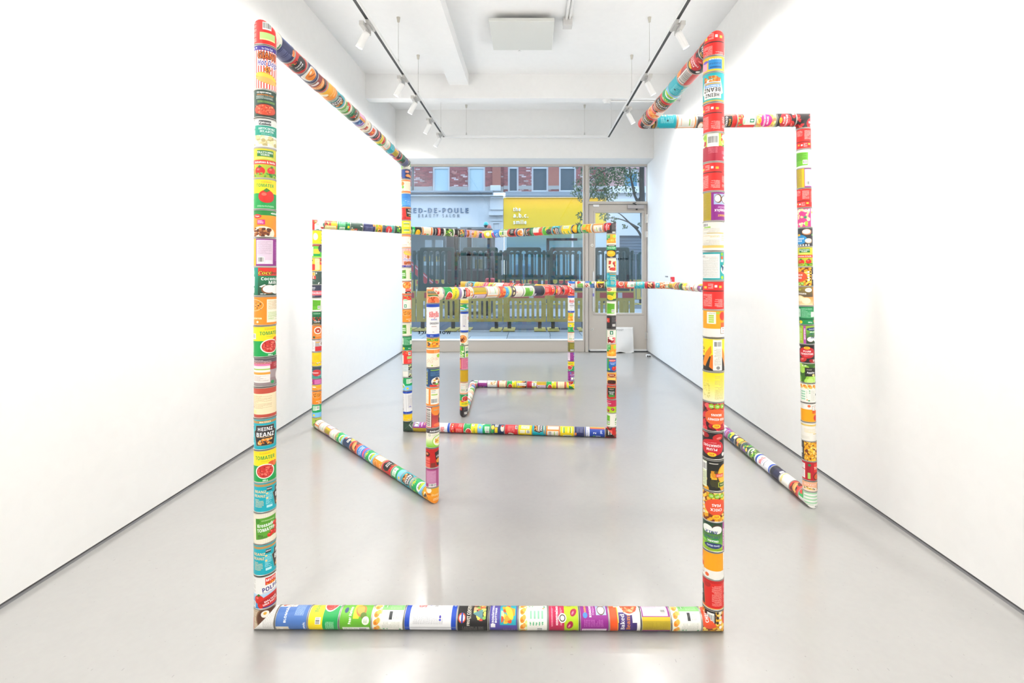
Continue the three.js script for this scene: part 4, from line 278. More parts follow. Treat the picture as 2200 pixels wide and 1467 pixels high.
  garlic: ['white tin with a purple rim and a red and black badge', () => { bg('#f4efe6'); Q(0, 0, 100, 7, '#9c84b8'); Q(30, 14, 26, 14, '#2a2624'); T('Felix', 42, 20, 7, '#fff', { i: 1 }); Q(36, 22, 26, 15, '#e0402c'); L(39, 25, 20, 8, '#fbe0d4', 3); S(28, 34, 46, 14, 16, 4, ['#f2dc9a', '#b8cc5a', '#f0a468', '#f8f0d8']); O(74, 24, 6, 8, '#b8c86a'); }],
  rainbow: ['red tin fading through blue to yellow', () => { bg('#e2502a'); S(20, 0, 40, 24, 16, 5, ['#f0843c', '#d23a24', '#f2a24c']); Q(0, 24, 100, 12, '#3a9ad4'); Q(0, 36, 100, 6, '#8ccc9c'); Q(0, 41, 100, 7, '#e6e06a'); O(66, 32, 5, 5, '#9ad0ea'); T('La', 40, 30, 6, '#e6f2fa', { i: 1 }); }],
  pcream: ['dark purple and cream tin', () => { bg('#f3ece0'); Q(0, 0, 100, 16, '#43303c'); O(40, 8, 5, 4, '#d8cc9a'); O(54, 8, 5, 4, '#d8cc9a'); L(62, 4, 20, 8, '#8a7480', 3); L(30, 22, 44, 20, '#d8cec0', 6); O(44, 20, 2, 1.4, '#d83a3c'); }],
  navyp: ['plain dark navy tin', () => { bg('#2c2a44'); Q(30, 0, 12, 10, '#c8c4d4'); gr(0, 30, 100, 18, '#24222e', '#24222e'); L(76, 6, 18, 34, '#55526c', 10); }],
  olgreen: ['olive green tin with yellow small print', () => { bg('#76702c'); L(44, 6, 24, 26, '#b4ac2c', 7); B(46, 36, 18, 8); O(26, 24, 3, 3, '#e8dc8a'); L(76, 6, 20, 36, '#a49c3c', 12); }],
  grape: ['red tin with half a grapefruit', () => { bg('#d63a3c'); Q(0, 0, 14, 48, '#c42f34'); O(58, 34, 14, 13, '#f6ece0'); O(58, 35, 11, 10.5, '#e0563c'); for (let i = 0; i < 8; i++) P([58, 35, 58 + 10 * Math.cos(i * 0.78), 35 + 10 * Math.sin(i * 0.78), 58 + 10 * Math.cos(i * 0.78 + 0.06), 35 + 10 * Math.sin(i * 0.78 + 0.06)], '#f6d8c8'); O(34, 20, 4, 4, '#6a3a2c'); L(30, 30, 10, 12, '#f09a94', 4); }],
  wtomg: ['cream tin with a green panel and red tomatoes', () => { bg('#f1e9d2'); Q(30, 10, 24, 30, '#63a83a'); L(33, 14, 16, 20, '#c8e4a4', 4); tom(58, 14, 7); tom(66, 16, 6); tom(60, 24, 5); Q(70, 0, 30, 48, '#efe6cc'); }],
  choy: ['brown and yellow spotted tin', () => { bg('#5a3424'); Q(0, 0, 100, 7, '#f0e6da'); P([22, 16, 60, 8, 58, 14, 24, 22], '#ef8a3c'); Q(58, 10, 42, 38, '#f4d41c'); S(58, 10, 40, 36, 14, 2.6, ['#5a3c1c', '#8a5a1c', '#f8e46a']); O(40, 32, 9, 6, '#d8b08c'); S(30, 24, 22, 18, 12, 3, ['#7c4a2c', '#3a1c10', '#d8a47a']); }],
  bbqr: ['dark red tin with grilled meat', () => { bg('#c6303a'); O(48, 26, 22, 16, '#3c2824'); S(34, 14, 32, 24, 22, 4.4, ['#e88a4a', '#6a3a2c', '#f4b88a', '#a84a2c']); Q(0, 0, 100, 3, '#8c1c28'); }],
  beano: ['orange bean tin with a teal badge', () => { bg('#f0c4a4'); S(0, 20, 100, 28, 90, 3, ['#d8602c', '#e8844c', '#b8461c']); S(0, 2, 100, 18, 30, 3, ['#e87a4c', '#f4ded0', '#d8602c']); Q(36, 2, 24, 20, '#2c9ab0'); T('TB', 48, 12, 10, '#eef6f8'); Q(88, 0, 12, 48, '#e2642c'); }],
  apples: ['tin with green apples and a black label', () => { bg('#3c6a24'); S(0, 0, 100, 48, 24, 9, ['#8ec43c', '#a8d854', '#6cab2c', '#bce27a']); Q(46, 10, 30, 22, '#25241f'); T('Apples', 60, 22, 6, '#fff'); L(50, 14, 12, 3, '#d8d4c8', 1); O(66, 29, 4, 3, '#f2e08a'); T('ECO', 44, 5, 6, '#f2f4d8'); }],
  onion: ['brown onion tin with an orange stripe', () => { gr(0, 0, 100, 26, '#9a8438', '#5a4a3c'); gr(0, 26, 100, 22, '#d89a4c', '#f2dcb0'); O(38, 31, 13, 9, '#f0d098'); O(38, 31, 10, 6.5, '#f8e6c0'); O(54, 36, 10, 8, '#f4e2c0'); T('EAZY', 36, 7, 6, '#d4dc3c'); T('Onions', 44, 17, 6.4, '#fff'); O(60, 8, 8, 5.6, '#f2f0e8'); L(55, 6, 10, 4, '#888', 2); Q(72, 0, 14, 48, '#ee8430'); L(74, 4, 10, 40, '#f9d0a4', 14); O(80, 42, 4, 4, '#f6e6d0'); }],
  bcoco: ['black coconut milk tin with a blue badge', () => { bg('#34333a'); O(40, 30, 18, 13, '#1f86c2'); O(38, 18, 5, 3, '#f2b81c'); T('COCONUT', 39, 28, 5.4, '#fff', { w: 26 }); T('MILK', 40, 34, 5.4, '#fff'); O(58, 10, 11, 8, '#c88a64'); O(57, 9, 9, 6, '#faf4ea'); O(62, 34, 9, 7, '#b8a484'); O(61, 33, 7.4, 5.6, '#fbf8ee'); P([68, 18, 76, 14, 74, 22], '#6ab04a'); for (let i = 0; i < 5; i++) Q(36 + i * 6, 43, 3.4, 4.4, '#e8e4dc'); L(80, 4, 16, 40, '#8c8a90', 14); }],
  tin: ['red tin with a steaming bowl and a white table', () => { bg('#c0202e'); Q(24, 6, 16, 14, '#efe9e4'); Q(24, 22, 16, 22, '#efe9e4'); L(25, 8, 13, 34, '#b8b0b0', 12); Q(44, 0, 8, 48, '#a81c2c'); O(50, 8, 3.4, 3.4, '#2c7a4c'); Q(60, 4, 20, 22, '#e2382c'); T('TOM', 70, 16, 9, '#f6d8c4'); O(70, 38, 12, 10, '#4a2018'); O(70, 38, 10, 8, '#d85a2c'); Q(46, 28, 6, 16, '#a8d26a'); }],
  curry: ['peach tin with a heap of yellow food', () => { bg('#f0b48c'); T('Curry', 46, 14, 10, '#f2785c', { i: 1, f: 'serif', o: '#fbe6d6' }); O(48, 36, 18, 9, '#f2e6d6'); S(34, 26, 30, 14, 22, 3, ['#d8a43a', '#8a6a24', '#eec86a']); Q(68, 10, 6, 30, '#8a5a4c'); Q(0, 42, 100, 6, '#f4d8c4'); }],
  grtab: ['white tin with pale green table lines', () => { bg('#f0efe8'); for (let i = 0; i < 4; i++) Q(36, 14 + i * 7, 34, 3, '#a8dcb0'); L(36, 11, 20, 2, '#5cae6a', 1); L(36, 40, 22, 3, '#6cb87a', 1); B(60, 42, 10, 5); P([26, 8, 34, 2, 33, 46, 26, 46], '#3cae5c'); L(6, 8, 16, 34, '#b8b6ac', 12); Q(78, 2, 20, 44, '#44b860'); O(86, 28, 6, 8, '#d84a3c'); }],
  multi: ['dark green tin with mixed fruit', () => { bg('#2c4a3c'); S(0, 6, 100, 30, 40, 5, ['#e8c43a', '#5aa83c', '#8a4a9c', '#d85a4c', '#3a7a3c', '#9ac8b8']); Q(0, 38, 100, 6, '#1f3a2c'); L(30, 40, 34, 2, '#e6e2d0', 1); O(60, 40, 6, 5, '#7c3a8c'); }],
  peas: ['green pea tin with a white end', () => { bg('#e9eee0'); Q(0, 6, 100, 38, '#57703c'); S(0, 8, 100, 34, 60, 4, ['#6ab02c', '#3f8a24', '#a8d048', '#2a2c22', '#f0ecdc']); Q(60, 10, 20, 12, '#2a2a28'); }],
  pasta: ['white tin with a blue corner and a heap of pasta', () => { bg('#e6e6e6'); Q(0, 0, 40, 14, '#5c7cc4'); P([54, 10, 86, 40, 54, 48], '#efe6d2'); S(56, 14, 18, 30, 22, 3, ['#e0b06a', '#b8803a', '#f2d8a0']); O(80, 40, 5, 5, '#6ab04a'); L(28, 20, 8, 10, '#8a96a0', 3); }],
  rbowl: ['white patterned tin with a dish of meat', () => { bg('#e6e4d0'); S(0, 0, 100, 48, 70, 2, ['#d4d8b8', '#f2f0e2', '#c4ceac']); O(38, 24, 20, 19, '#f4f0e6'); O(38, 24, 17, 16, '#e8954a'); S(26, 12, 24, 24, 18, 4, ['#7a3a24', '#e06a2c', '#f2c078', '#5a2a1c']); S(30, 42, 16, 6, 10, 2, ['#4a9a3c', '#2c7a2c']); }],
  glabel: ['green and cream tin with a lime square', () => { bg('#efe8d0'); Q(20, 0, 24, 34, '#5cb83c'); S(22, 20, 24, 26, 14, 4.4, ['#3f9a2c', '#7cc84a', '#f2eccf']); Q(46, 0, 3, 48, '#2c7a4a'); Q(52, 6, 14, 12, '#dfe8d8'); L(53, 8, 12, 8, '#7a9a7a', 3); Q(52, 21, 14, 10, '#2f7a54'); Q(54, 33, 12, 12, '#a0cf2c'); S(70, 4, 12, 40, 10, 3, ['#3f8a3c', '#e05a4c', '#f0e6c0']); }],
  pink: ['pink tin with dark red print', () => { bg('#e083a0'); Q(24, 0, 16, 48, '#c83a60'); Q(30, 6, 6, 38, '#d8b04a'); L(44, 4, 30, 40, '#b84a6c', 8); }],
  olyel: ['plain mustard yellow tin', () => { bg('#cda312'); for (let x = 30; x < 70; x += 6) L(x, 4, 3, 38, '#bb930e', 14); Q(70, 0, 6, 48, '#a8861a'); }],
  cyo: ['cream yellow tin with a dark oval', () => { bg('#efe6a0'); L(34, 6, 26, 10, '#fbf8de', 2); O(48, 24, 15, 6, '#5c5c4c'); L(38, 22, 20, 4, '#d8d4b0', 1); Q(68, 4, 8, 40, '#d87a5c'); Q(0, 36, 100, 12, '#e2c83a'); }],
  fold: ['white tin with red tomatoes', () => { bg('#ecebee'); tom(40, 14, 7); tom(42, 36, 7); S(60, 20, 16, 20, 8, 3, ['#d8342c', '#efe9e4']); L(52, 6, 20, 8, '#b8b6bc', 3); }],
  bluew: ['white and blue tin with red tomatoes', () => { bg('#e0e2ee'); Q(54, 0, 46, 48, '#1f6cc0'); O(72, 26, 6, 5, '#f2f4f8'); Q(50, 0, 4, 48, '#d8b0c0'); tom(78, 40, 7); tom(36, 12, 7); }],
  acoff: ['cream tin with an orange band and fine drawings', () => { bg('#f3ead6'); Q(22, 3, 52, 9, '#f08434'); for (const x of [50, 54, 58]) Q(x, 3, 0.9, 9, '#f9c888'); O(62, 19, 6.4, 5, '#9aca3c'); cx.strokeStyle = '#e2835c'; cx.lineWidth = 0.5; for (const [x, y] of [[34, 30], [44, 26], [42, 34], [54, 27], [58, 26], [30, 34]]) { cx.beginPath(); cx.ellipse(x, y, 3.6, 2.6, 0, 0, 7); cx.stroke(); } O(44, 44, 2, 2, '#a8c84a'); L(48, 43, 12, 2, '#c8c4a0', 1); L(78, 8, 14, 34, '#c8d4d8', 9); }],
};
const labId = Object.keys(LAB), labMat = [];
labId.forEach((id, k) => {
  const pg = Math.floor(k / (COLS * ROWS)), c = k % COLS, r = Math.floor((k % (COLS * ROWS)) / COLS);
  if (!pages[pg]) { const cv = document.createElement('canvas'); cv.width = CW * COLS; cv.height = CH * ROWS; pages[pg] = cv; }
  cx = pages[pg].getContext('2d'); cx.save(); cx.beginPath(); cx.rect(c * CW, r * CH, CW, CH); cx.clip(); cx.translate(c * CW, r * CH); cx.scale(CW / 100, CH / 48); sd = 1000 + k * 77;
  LAB[id][1](); cx.restore();
});
pages.forEach((cv, i) => { const t = new THREE.CanvasTexture(cv); t.colorSpace = THREE.SRGBColorSpace; t.magFilter = THREE.LinearFilter; labMat[i] = std('#ffffff', 0.4, { map: t }); });
const rimMat = std(lin(0.50, 0.485, 0.45), 0.38, { metalness: 0.85 });

// ---------------------------------------------------------------- the sculpture: one closed line of tins, mitred at the corners
const TR = 0.0365, RA = 0.0382, LC = 0.052, CAM = V3(0, EYE, 0);           // tin radius, height of a tin's axis lying on the floor, length of a mitred tin
const N = {};
const fl = (n, x, y) => N[n] = onGround(x, y, RA), up = (n, b, x, y) => N[n] = at(x, y, -N[b].z);
fl('Ab', 569.5, 1325); fl('Bb', 1532, 1329); fl('Cb', 876, 916); fl('Db', 1314, 929); fl('Eb', 680.5, 908); fl('Fb', 929, 1062); fl('Ib', 996.5, 884.5); fl('Jb', 1017, 824); fl('Gb', 1227, 827.5); fl('Kb', 1532, 905); fl('Lb', 1740, 1071);
up('At', 'Ab', 570, 74); up('Bt', 'Bb', 1533.5, 97); up('Ct', 'Cb', 872, 351); up('Dt', 'Db', 1313.5, 488); up('Et', 'Eb', 681, 481.5); up('Ft', 'Fb', 930.5, 631); up('It', 'Ib', 998, 613); up('Gt', 'Gb', 1227, 611); up('Kt', 'Kb', 1531, 620.5); up('Lt', 'Lb', 1725, 258);
N.V = at(1037, 504, 4.8); N.X = at(1214, 623, 3.67); N.Hn = at(1441, 613, 5.12); N.Mt = at(1388, 262, -N.Lt.z + 0.02);
const SEG = [
  // [from, to, mitred tin at from, tins from there on (name@unit facing the camera:length), mitred tin at to]
  ['At', 'Ab', 'redbar@50', 'hotdog@47:92 chilli@48:59 arti@52:61 verdi@50:64 tom1@48:64 arab@40:58 kokos@4:60 coco@45:61 kik@70:61 tom2@42:65 darkred@33:61 creamred@38:64 beanz@50:65 tom2@50:67 beanz@20:63 kross@47:65 beanz@21:65 mutti@48:68', '!wood@46'],
  ['Bt', 'Bb', '!red@50', '!hyell@50:33 !beanw@48:63 !red@44:62 !fruit@50:61 !red@44:61 !kokos@64:62 !beige@76:62 !tealp@34:61 !red@50:61 !oran@70:58 !carrot@56:70 !pine@50:63 !rkid@55:61 !plum@48:58 !pearb@52:65 !chick@55:63 !lime@52:63 !oran@28:57 !soup@16:63', '!chick@84'],
  ['Ab', 'Bb', 'whitebar@50', 'blom@36:69 tom2@28:66 pear@52:69 apri@66:68 sib@18:112 cock@38:67 banana@44:62 apri@28:63 kid@50:66 kokos@32:62 baked@44:67 kokos@87:63 apri@66:64', 'chick@46'],
  ['At', 'Ct', 'redw@40', 'navyo@30 !redblk@50 navyc@50 brown@48 oranp@52 beanz@52 kross@52 dkgreen@40 bluep@52 creamf@54 whitered@48 blkred@40 tom2@44 whiteo@40 beanz@82 kokos@76 redblk@40 dkgreen@70 navyo@20', 'dgreen@40'],
  ['Ct', 'Cb', 'wgreen@60', 'navyo@62:21 creamb@44:30.5 blue@50:28.5 soup@32:28 yell@46:29 rice@48:30 !hotdog@56:41 !kross@30:28 orsoup@50:30 redw@46:29 kik@50:28.5 !kross@30:28.5 ginfo@50:30.5 redw@78:29 gveg@46:28 gblue@76:28 sib@8:49 yfood@50:15', 'dgreen@50'],
  ['Cb', 'Db', 'dgreen@50', '!kokos@64:30 !sib@36:49 !red@50:29 !tom2@36:29.6 !gblue@80:28 !navyy@40:28 !almond@46:28 !yell@84:29 !beanz@60:28 !orback@44:29 !yell@52:29 !navyo@30:21 bigblue@50:41', '!redblk@50'],
  ['Dt', 'Db', 'bstraw@46', 'peach@46:23 mango@50:28 ctom@52:30.5 beanz@6:30 dpear@50:29 wgreen@46:30 bstraw@46:29 cherry@50:30 peach@44:30 btom@50:29 dbean@50:27 soupg@50:30 kid@72:28 wgreen@64:29', 'redf@40'],
  ['Et', 'V', 'redw@40', 'fryr@60 ginfo@40 dgrey@50 navyo@30 orshort@50:0.6 tealr@56 multi@40 beanz@50:0.4 mango@60 creamb@48 blkred@52 peas@52 cock@52 hotdog@50:1.4', 'bluep@50'],
  ['Dt', 'V', 'plum@50', '!orback@60 !peach@46 mango@50 !yell@62 beanz@44 olive@64 redw@60:1 dkgreen@46 navyc@50 redblk@56 glabel@60 butter@36 yell@14', 'rosc@40'],
  ['Et', 'Eb', 'redw@38', 'yell@20:29 olive@52:28.5 fryr@48:28 dgrey@46:28 navypink@50:27 wgreen@44:28.5 dkgreen@48:28 bowlo@52:29.5 greyred@46:27 yfood@50:29 tealr@50:26 magenta@50:12.5 oranp@50:13 kik@50:28 gblue@86:27', 'limec@50'],
  ['Eb', 'Fb', 'limec@50', 'orback@50:0.7 whiteo@46 kokos@84:0.8 whiteo@52 gblue@52 navyy@20 choc@50 butter@50 gblue@50 kik@70 redblk@44 gblue@86 !beanz@50 gblue@48', 'orshort@50'],
  ['Ft', 'Fb', 'soupc@48', 'sib@43:72 orshort@50:22 acoff@46:41 navyf@50:41 orback@50:40 redcode@48:46 amb@52:41 redf@48:42 plumb@46:41', 'oranp@50'],
  ['Ft', 'X', 'crust@46', '!tom2@40 garlic@46 !kokos@84 whiteo@40 rainbow@48 pcream@46 wgreen@46 navyp@50 red@40 plum@52', 'red@50'],
  ['It', 'X', 'olyel@50', 'beanz@52 oranp@50 kid@54 apri@40 red@46 plum@46 dgrey@50 oranp@40 bluep@44', 'red@50'],
  ['It', 'Ib', 'olyel@50', 'cyo@50:26 gblue@62:16 sib@18:44.5 rbowl@44:27 glabel@46:26 pink@50:25 olyel@50:26 whiteo@48:26 !tom2@56:26', 'bstraw@48'],
  ['Ib', 'Jb', 'whitebar@50', 'orback@50 gblue@40 redw@50 beige@50 curry@50 wgreen@50 bluep@50 redw@40', 'navyp@50'],
  ['Jb', 'Gb', 'grtab@20', '!kokos@20 pasta@60 creamred@46 !tom2@38 !carrot@50 fruit@50 !kokos@88 !tom2@38 !creamred@36', 'tom2@40'],
  ['Gt', 'Gb', 'fold@42', 'red@50:13.5 sib@43:35 peach@58:20 tom2@26:20 whiteo@46:21 olgreen@50:20.5 kokos@20:19 tom2@58:20 kokos@38:21', '!tom2@50'],
  ['Gt', 'Hn', 'bluew@50', 'wtomg@48 blom@70 choy@50 mango@50 grape@50 redw@42 beanz@4 bbqr@50 beano@48', 'orback@40'],
  ['Hn', 'Kt', 'tom2@30', 'kokos@80 oranp@50 brown@50 mango@20 yell@20 crust@40 whitered@60 rice@50 kokos@60 navyp@50', 'navyp@50'],
  ['Kt', 'Kb', 'kik@50', 'gblue@50 tom2@50 red@50 beanz@50 kross@50 apri@50 plum@50 yell@50 olive@50', 'gblue@50'],
  ['Lb', 'Kb', 'grtab@88', '!choc@50:0.9 !beige@14 navyp@46 !sib@45:1.75 peas@50 multi@50 pearb@40 navyy@46 kokos@46 whiteo@34 curry@20', 'curry@50'],
  ['Lt', 'Lb', '!plum@78', 'red@50:43.5 wgreen@48:40 kokos@88:42 red@56:41 magbean@50:41 bcoco@54:40 verdi@52:42 chick@66:41 onion@54:41 ginfo@50:39.5 lime@38:40 plum@50:40 apples@52:42 apri@44:41 oran@36:40 beige@46:40 chick@10:42 tin@50:41 curry@48:22', 'grtab@50'],
  ['Mt', 'Lt', 'soup@60', 'beanz@88:43 whiteo@46:44 bcoco@70:44 soup@54:44 redw@40:40 rosc@50:44 plum@50:42', 'plum@80'],
  ['Bt', 'Mt', 'soup@50', '!plum@40 !redcode@34 beanz@90 !gblue@50:0.75 !soup@50 !orsoup@50 !soup@46', 'redblk@40'],
];
const nextTo = {};
for (const [a, b] of SEG) { (nextTo[a] ??= []).push(b); (nextTo[b] ??= []).push(a); }
const cellUV = (id) => { const k = labId.indexOf(id); if (k < 0) throw new Error('no label ' + id); const pg = Math.floor(k / 32), c = k % COLS, r = Math.floor((k % 32) / COLS); return { pg, u: (u) => (c * CW + 1 + u * (CW - 2)) / (CW * COLS), v: (v) => 1 - (r * CH + 1 + v * (CH - 2)) / (CH * ROWS) }; };
// rings: [radius, height or function of the angle, label v or null for bare metal, smooth]; label runs u = 0..1 with 0.5 at local +z, +x to its right
function ringGeo(rings, cell, seg = 30) {
  const pos = [], nor = [], uv = [], idx = [[], []];
  for (let k = 0; k + 1 < rings.length; k++) {
    const [r0, h0, v0] = rings[k], [r1, h1, v1] = rings[k + 1], label = v0 !== null && v1 !== null, base = pos.length / 3;
    for (let i = 0; i <= seg; i++) {
      const u = i / seg, f = 2 * Math.PI * (u - 0.5), s = Math.sin(f), c = Math.cos(f), y0 = h0.call ? h0(f) : h0, y1 = h1.call ? h1(f) : h1;
      let nr = y1 - y0, ny = r0 - r1; const l = Math.hypot(nr, ny) || 1; nr /= l; ny /= l;
      for (const [r, y, v] of [[r0, y0, v0], [r1, y1, v1]]) { pos.push(r * s, y, r * c); nor.push(nr * s, ny, nr * c); uv.push(label ? cell.u(u) : 0, label ? cell.v(v.call ? v(f) : v) : 0); }
    }
    const o = idx[label ? 0 : 1];
    for (let i = 0; i < seg; i++) { const a = base + i * 2; o.push(a, a + 2, a + 1, a + 1, a + 2, a + 3); }
  }
  const g = new THREE.BufferGeometry();
  g.setAttribute('position', new THREE.Float32BufferAttribute(pos, 3)); g.setAttribute('normal', new THREE.Float32BufferAttribute(nor, 3)); g.setAttribute('uv', new THREE.Float32BufferAttribute(uv, 2));
  g.setIndex([...idx[0], ...idx[1]]); g.addGroup(0, idx[0].length, 0); g.addGroup(idx[0].length, idx[1].length, 1); return g;
}
const canCache = {};
function canGeo(id, len, r) {
  const k = id + Math.round(len * 1000) + '_' + r; if (canCache[k]) return canCache[k];
  const cell = cellUV(id), e = 0.0036, b = r + 0.0013;
  return canCache[k] = ringGeo([[r - 0.006, 0.0012, null], [r - 0.001, 0.0004, null], [b, 0.0008, null], [b, 0.0026, null], [r - 0.0004, e, null], [r, e, 1], [r, len - e, 0], [r - 0.0004, len - e, null], [b, len - 0.0026, null], [b, len - 0.0008, null], [r - 0.001, len - 0.0004, null], [r - 0.006, len - 0.0012, null]], cell);
}
const pivot = V3(0, 0, -3.4);
const sculpture = thing('tin_can_sculpture', 'tall zigzag frame sculpture built end to end from labelled food tins', 'sculpture', pivot);
function frameTo(dir, p) {                                                  // local y along dir, local z towards the camera
  const z = CAM.clone().sub(p); z.addScaledVector(dir, -z.dot(dir)).normalize();
  return new THREE.Matrix4().makeBasis(dir.clone().cross(z), dir, z);
}
function put(m, dir, p, unit) {
  const q = new THREE.Quaternion().setFromRotationMatrix(frameTo(dir, p));
  q.multiply(new THREE.Quaternion().setFromAxisAngle(V3(0, 1, 0), -2 * Math.PI * (unit / 100 - 0.5)));
  m.quaternion.copy(q); m.position.copy(p).sub(pivot);
}
const parse = (s) => { const m = /^(!?)(\w+)@(\d+)(?::([\d.]+))?$/.exec(s); return { flip: !!m[1], id: m[2], unit: +m[3], len: +(m[4] ?? 1) }; };
function mitred(spec, node, other, third, root, topAway) {                 // the tin that ends in the corner at node and leads to other
  const { flip, id, unit } = parse(spec), a = N[other].clone().sub(N[node]).normalize(), b = N[third].clone().sub(N[node]).normalize(), mn = a.clone().sub(b), cell = cellUV(id);
  const top = topAway !== flip, dir = a.clone();
  const m = mesh('corner_tin', undefined, [labMat[cell.pg], rimMat], root);
  put(m, dir, N[node], top ? unit : 100 - unit);
  const X = V3(1, 0, 0).applyQuaternion(m.quaternion), Z = V3(0, 0, 1).applyQuaternion(m.quaternion), den = a.dot(mn);
  const t = (f) => -TR * (Math.sin(f) * X.dot(mn) + Math.cos(f) * Z.dot(mn)) / den, e = 0.0036, bb = TR + 0.0013;
  const vv = (y) => { const q = (y + TR) / 0.118; return top ? 1 - q : q; };
  const g = ringGeo([[TR, t, (f) => vv(t(f))], [TR, LC - e, vv(LC - e)], [TR - 0.0004, LC - e, null], [bb, LC - 0.0026, null], [bb, LC - 0.0008, null], [TR - 0.006, LC - 0.0006, null]], { ...cell, u: top ? cell.u : (u) => cell.u(1 - u) });
  m.geometry = g; m.userData.label = 'mitred corner tin, ' + LAB[id][0]; return m;
}
sd = 4242;
for (const [a, b, ca, list, cb] of SEG) {
  const A = N[a], Bn = N[b], d = Bn.clone().sub(A), len = d.length(); d.normalize();
  const upright = Math.abs(d.y) > 0.8, low = !upright && A.y < 0.1;
  const part = new THREE.Group(); part.name = upright ? 'tin_column' : low ? 'floor_beam' : 'top_beam'; sculpture.add(part);
  const tins = list.split(' ').map(parse), total = tins.reduce((s, t) => s + t.len, 0), k = (len - 2 * LC) / total;
  mitred(ca, a, b, nextTo[a].find((n) => n !== b), part, false);
  let s = LC;
  for (const t of tins) {
    const L1 = t.len * k, r = TR * R(0.993, 1.006), m = mesh('tin', canGeo(t.id, L1 - 0.0004, TR), [labMat[cellUV(t.id).pg], rimMat], part);
    const dir = (t.flip ? d : d.clone().negate()).clone(); dir.add(V3(R(-1, 1), R(-1, 1), R(-1, 1)).multiplyScalar(0.006)).normalize();
    const p = A.clone().addScaledVector(d, t.flip ? s : s + L1);              // foot of the tin
    p.add(V3(R(-1, 1), low ? 0 : R(-1, 1), R(-1, 1)).multiplyScalar(0.0011));
    put(m, dir, p, t.unit); m.userData.label = LAB[t.id][0]; s += L1;
  }
  mitred(cb, b, a, nextTo[b].find((n) => n !== a), part, true);
}

// ---------------------------------------------------------------- ceiling: suspended track, spotlights, heater panel, services
const TY = 3.24, TXL = -1.265, TXR = 1.137, TZ = -7.22;                     // underside of the track, its two runs, its cross run
{
  const t = thing('lighting_track', 'white suspended lighting track running in a U below the ceiling', 'lighting track', V3(0, TY, 0));
  const rail = (x, z0, z1) => {
    const r = mesh('rail', [bx(x - 0.018, x - 0.013, 0, 0.034, z0, z1), bx(x + 0.013, x + 0.018, 0, 0.034, z0, z1), bx(x - 0.017, x + 0.017, 0.026, 0.036, z0, z1)], M.white, t);
    mesh('slot', bx(x - 0.013, x + 0.013, 0.003, 0.026, z0, z1), M.black, r);
  };
  rail(TXL, ZB - 0.4, TZ); rail(TXR, ZB - 0.4, TZ);
  mesh('cross_rail', bx(TXL - 0.017, TXR + 0.017, 0, 0.036, TZ - 0.017, TZ + 0.017, 0.003), M.white, t);
  const wire = (x, z) => {
    const w = mesh('suspension_wire', cyl(0.0022, 0.0022, V3(x, 0.036, z), V3(x, YC - TY, z), 6), M.steel, t);
    mesh('ceiling_cup', cyl(0.011, 0.018, V3(x, YC - TY - 0.045, z), V3(x, YC - TY, z), 14), M.brass, w);
    mesh('rail_clip', cyl(0.012, 0.007, V3(x, 0.03, z), V3(x, 0.075, z), 10), M.steel, w);
  };
  for (const z of [-6.95, -5.55, -4.72, -3.2, -1.6, 0, 1.6]) wire(TXL, z);
  for (const z of [-6.95, -5.55, -4.72, -3.2, -1.6, 0, 1.6]) wire(TXR, z);
  wire(-0.94, TZ); wire(0.79, TZ);
}
const lampGlow = new THREE.MeshStandardMaterial({ color: '#000000', emissive: LAMPCOL, emissiveIntensity: 6, roughness: 0.5 });
const headMat = std(lin(0.84, 0.84, 0.83), 0.35), headDark = std(lin(0.5, 0.49, 0.47), 0.5);
const headGeo = new THREE.LatheGeometry([[0.0, 0.066], [0.02, 0.066], [0.026, 0.06], [0.028, 0.045], [0.028, -0.072], [0.025, -0.072], [0.023, -0.058], [0, -0.058]].map((p) => new THREE.Vector2(...p)), 24);
const lensGeo = new THREE.CylinderGeometry(0.0225, 0.0225, 0.003, 20);
function spotlight(z, side, label, group) {
  const x = side < 0 ? TXL : TXR, s = thing('track_spotlight', label, 'spotlight', V3(x, TY, -z), group);
  mesh('adapter', [bx(-0.013, 0.013, -0.014, 0.01, -0.085, 0.085, 0.003), bx(-0.018 + side * 0.045, 0.018 + side * 0.045, -0.04, -0.004, -0.1, 0.085, 0.004), bx(Math.min(0, side * 0.045), Math.max(0, side * 0.045), -0.024, -0.006, -0.05, 0.05)], headDark, s);
  const stem = mesh('stem', cyl(0.008, 0.008, V3(side * 0.045, -0.07, 0), V3(side * 0.045, -0.03, 0), 10), headMat, s);
  const h = mesh('lamp_head', headGeo, headMat, s); h.position.set(side * 0.058, -0.115, 0); h.rotation.z = side * 0.5;
  const l = mesh('lens', lensGeo, lampGlow, h); l.position.y = -0.0565;
  const L1 = new THREE.SpotLight(LAMPCOL, LAMP * (z > 5.2 ? 0.68 : z > 3.5 ? 0.88 : 1.08), 0, 1.5, 1, 2); L1.name = 'lamp_light'; L1.shadow.radius = 2.5; L1.shadow.mapSize.set(1024, 1024);
  const w = V3(0, -0.078, 0).applyEuler(h.rotation).add(h.position); L1.position.copy(w); s.add(L1);
  const tg = new THREE.Object3D(); tg.name = 'aim'; tg.position.copy(w).add(V3(0, -1, 0).applyEuler(h.rotation)); s.add(tg); L1.target = tg;
}
const ORD = ['first', 'second', 'third', 'fourth', 'fifth', 'sixth', 'seventh', 'eighth', 'ninth', 'tenth', 'eleventh', 'twelfth'];
[7.02, 6.35, 5.54, 4.98, 3.9, 2.8, 1.7, 0.6, -0.6, -1.8, -2.9].forEach((z, i) => spotlight(z, -1, `white track spotlight over the wall opposite the call point, ${ORD[i]} from the shop window`, 'spotlights on the track run away from the door'));
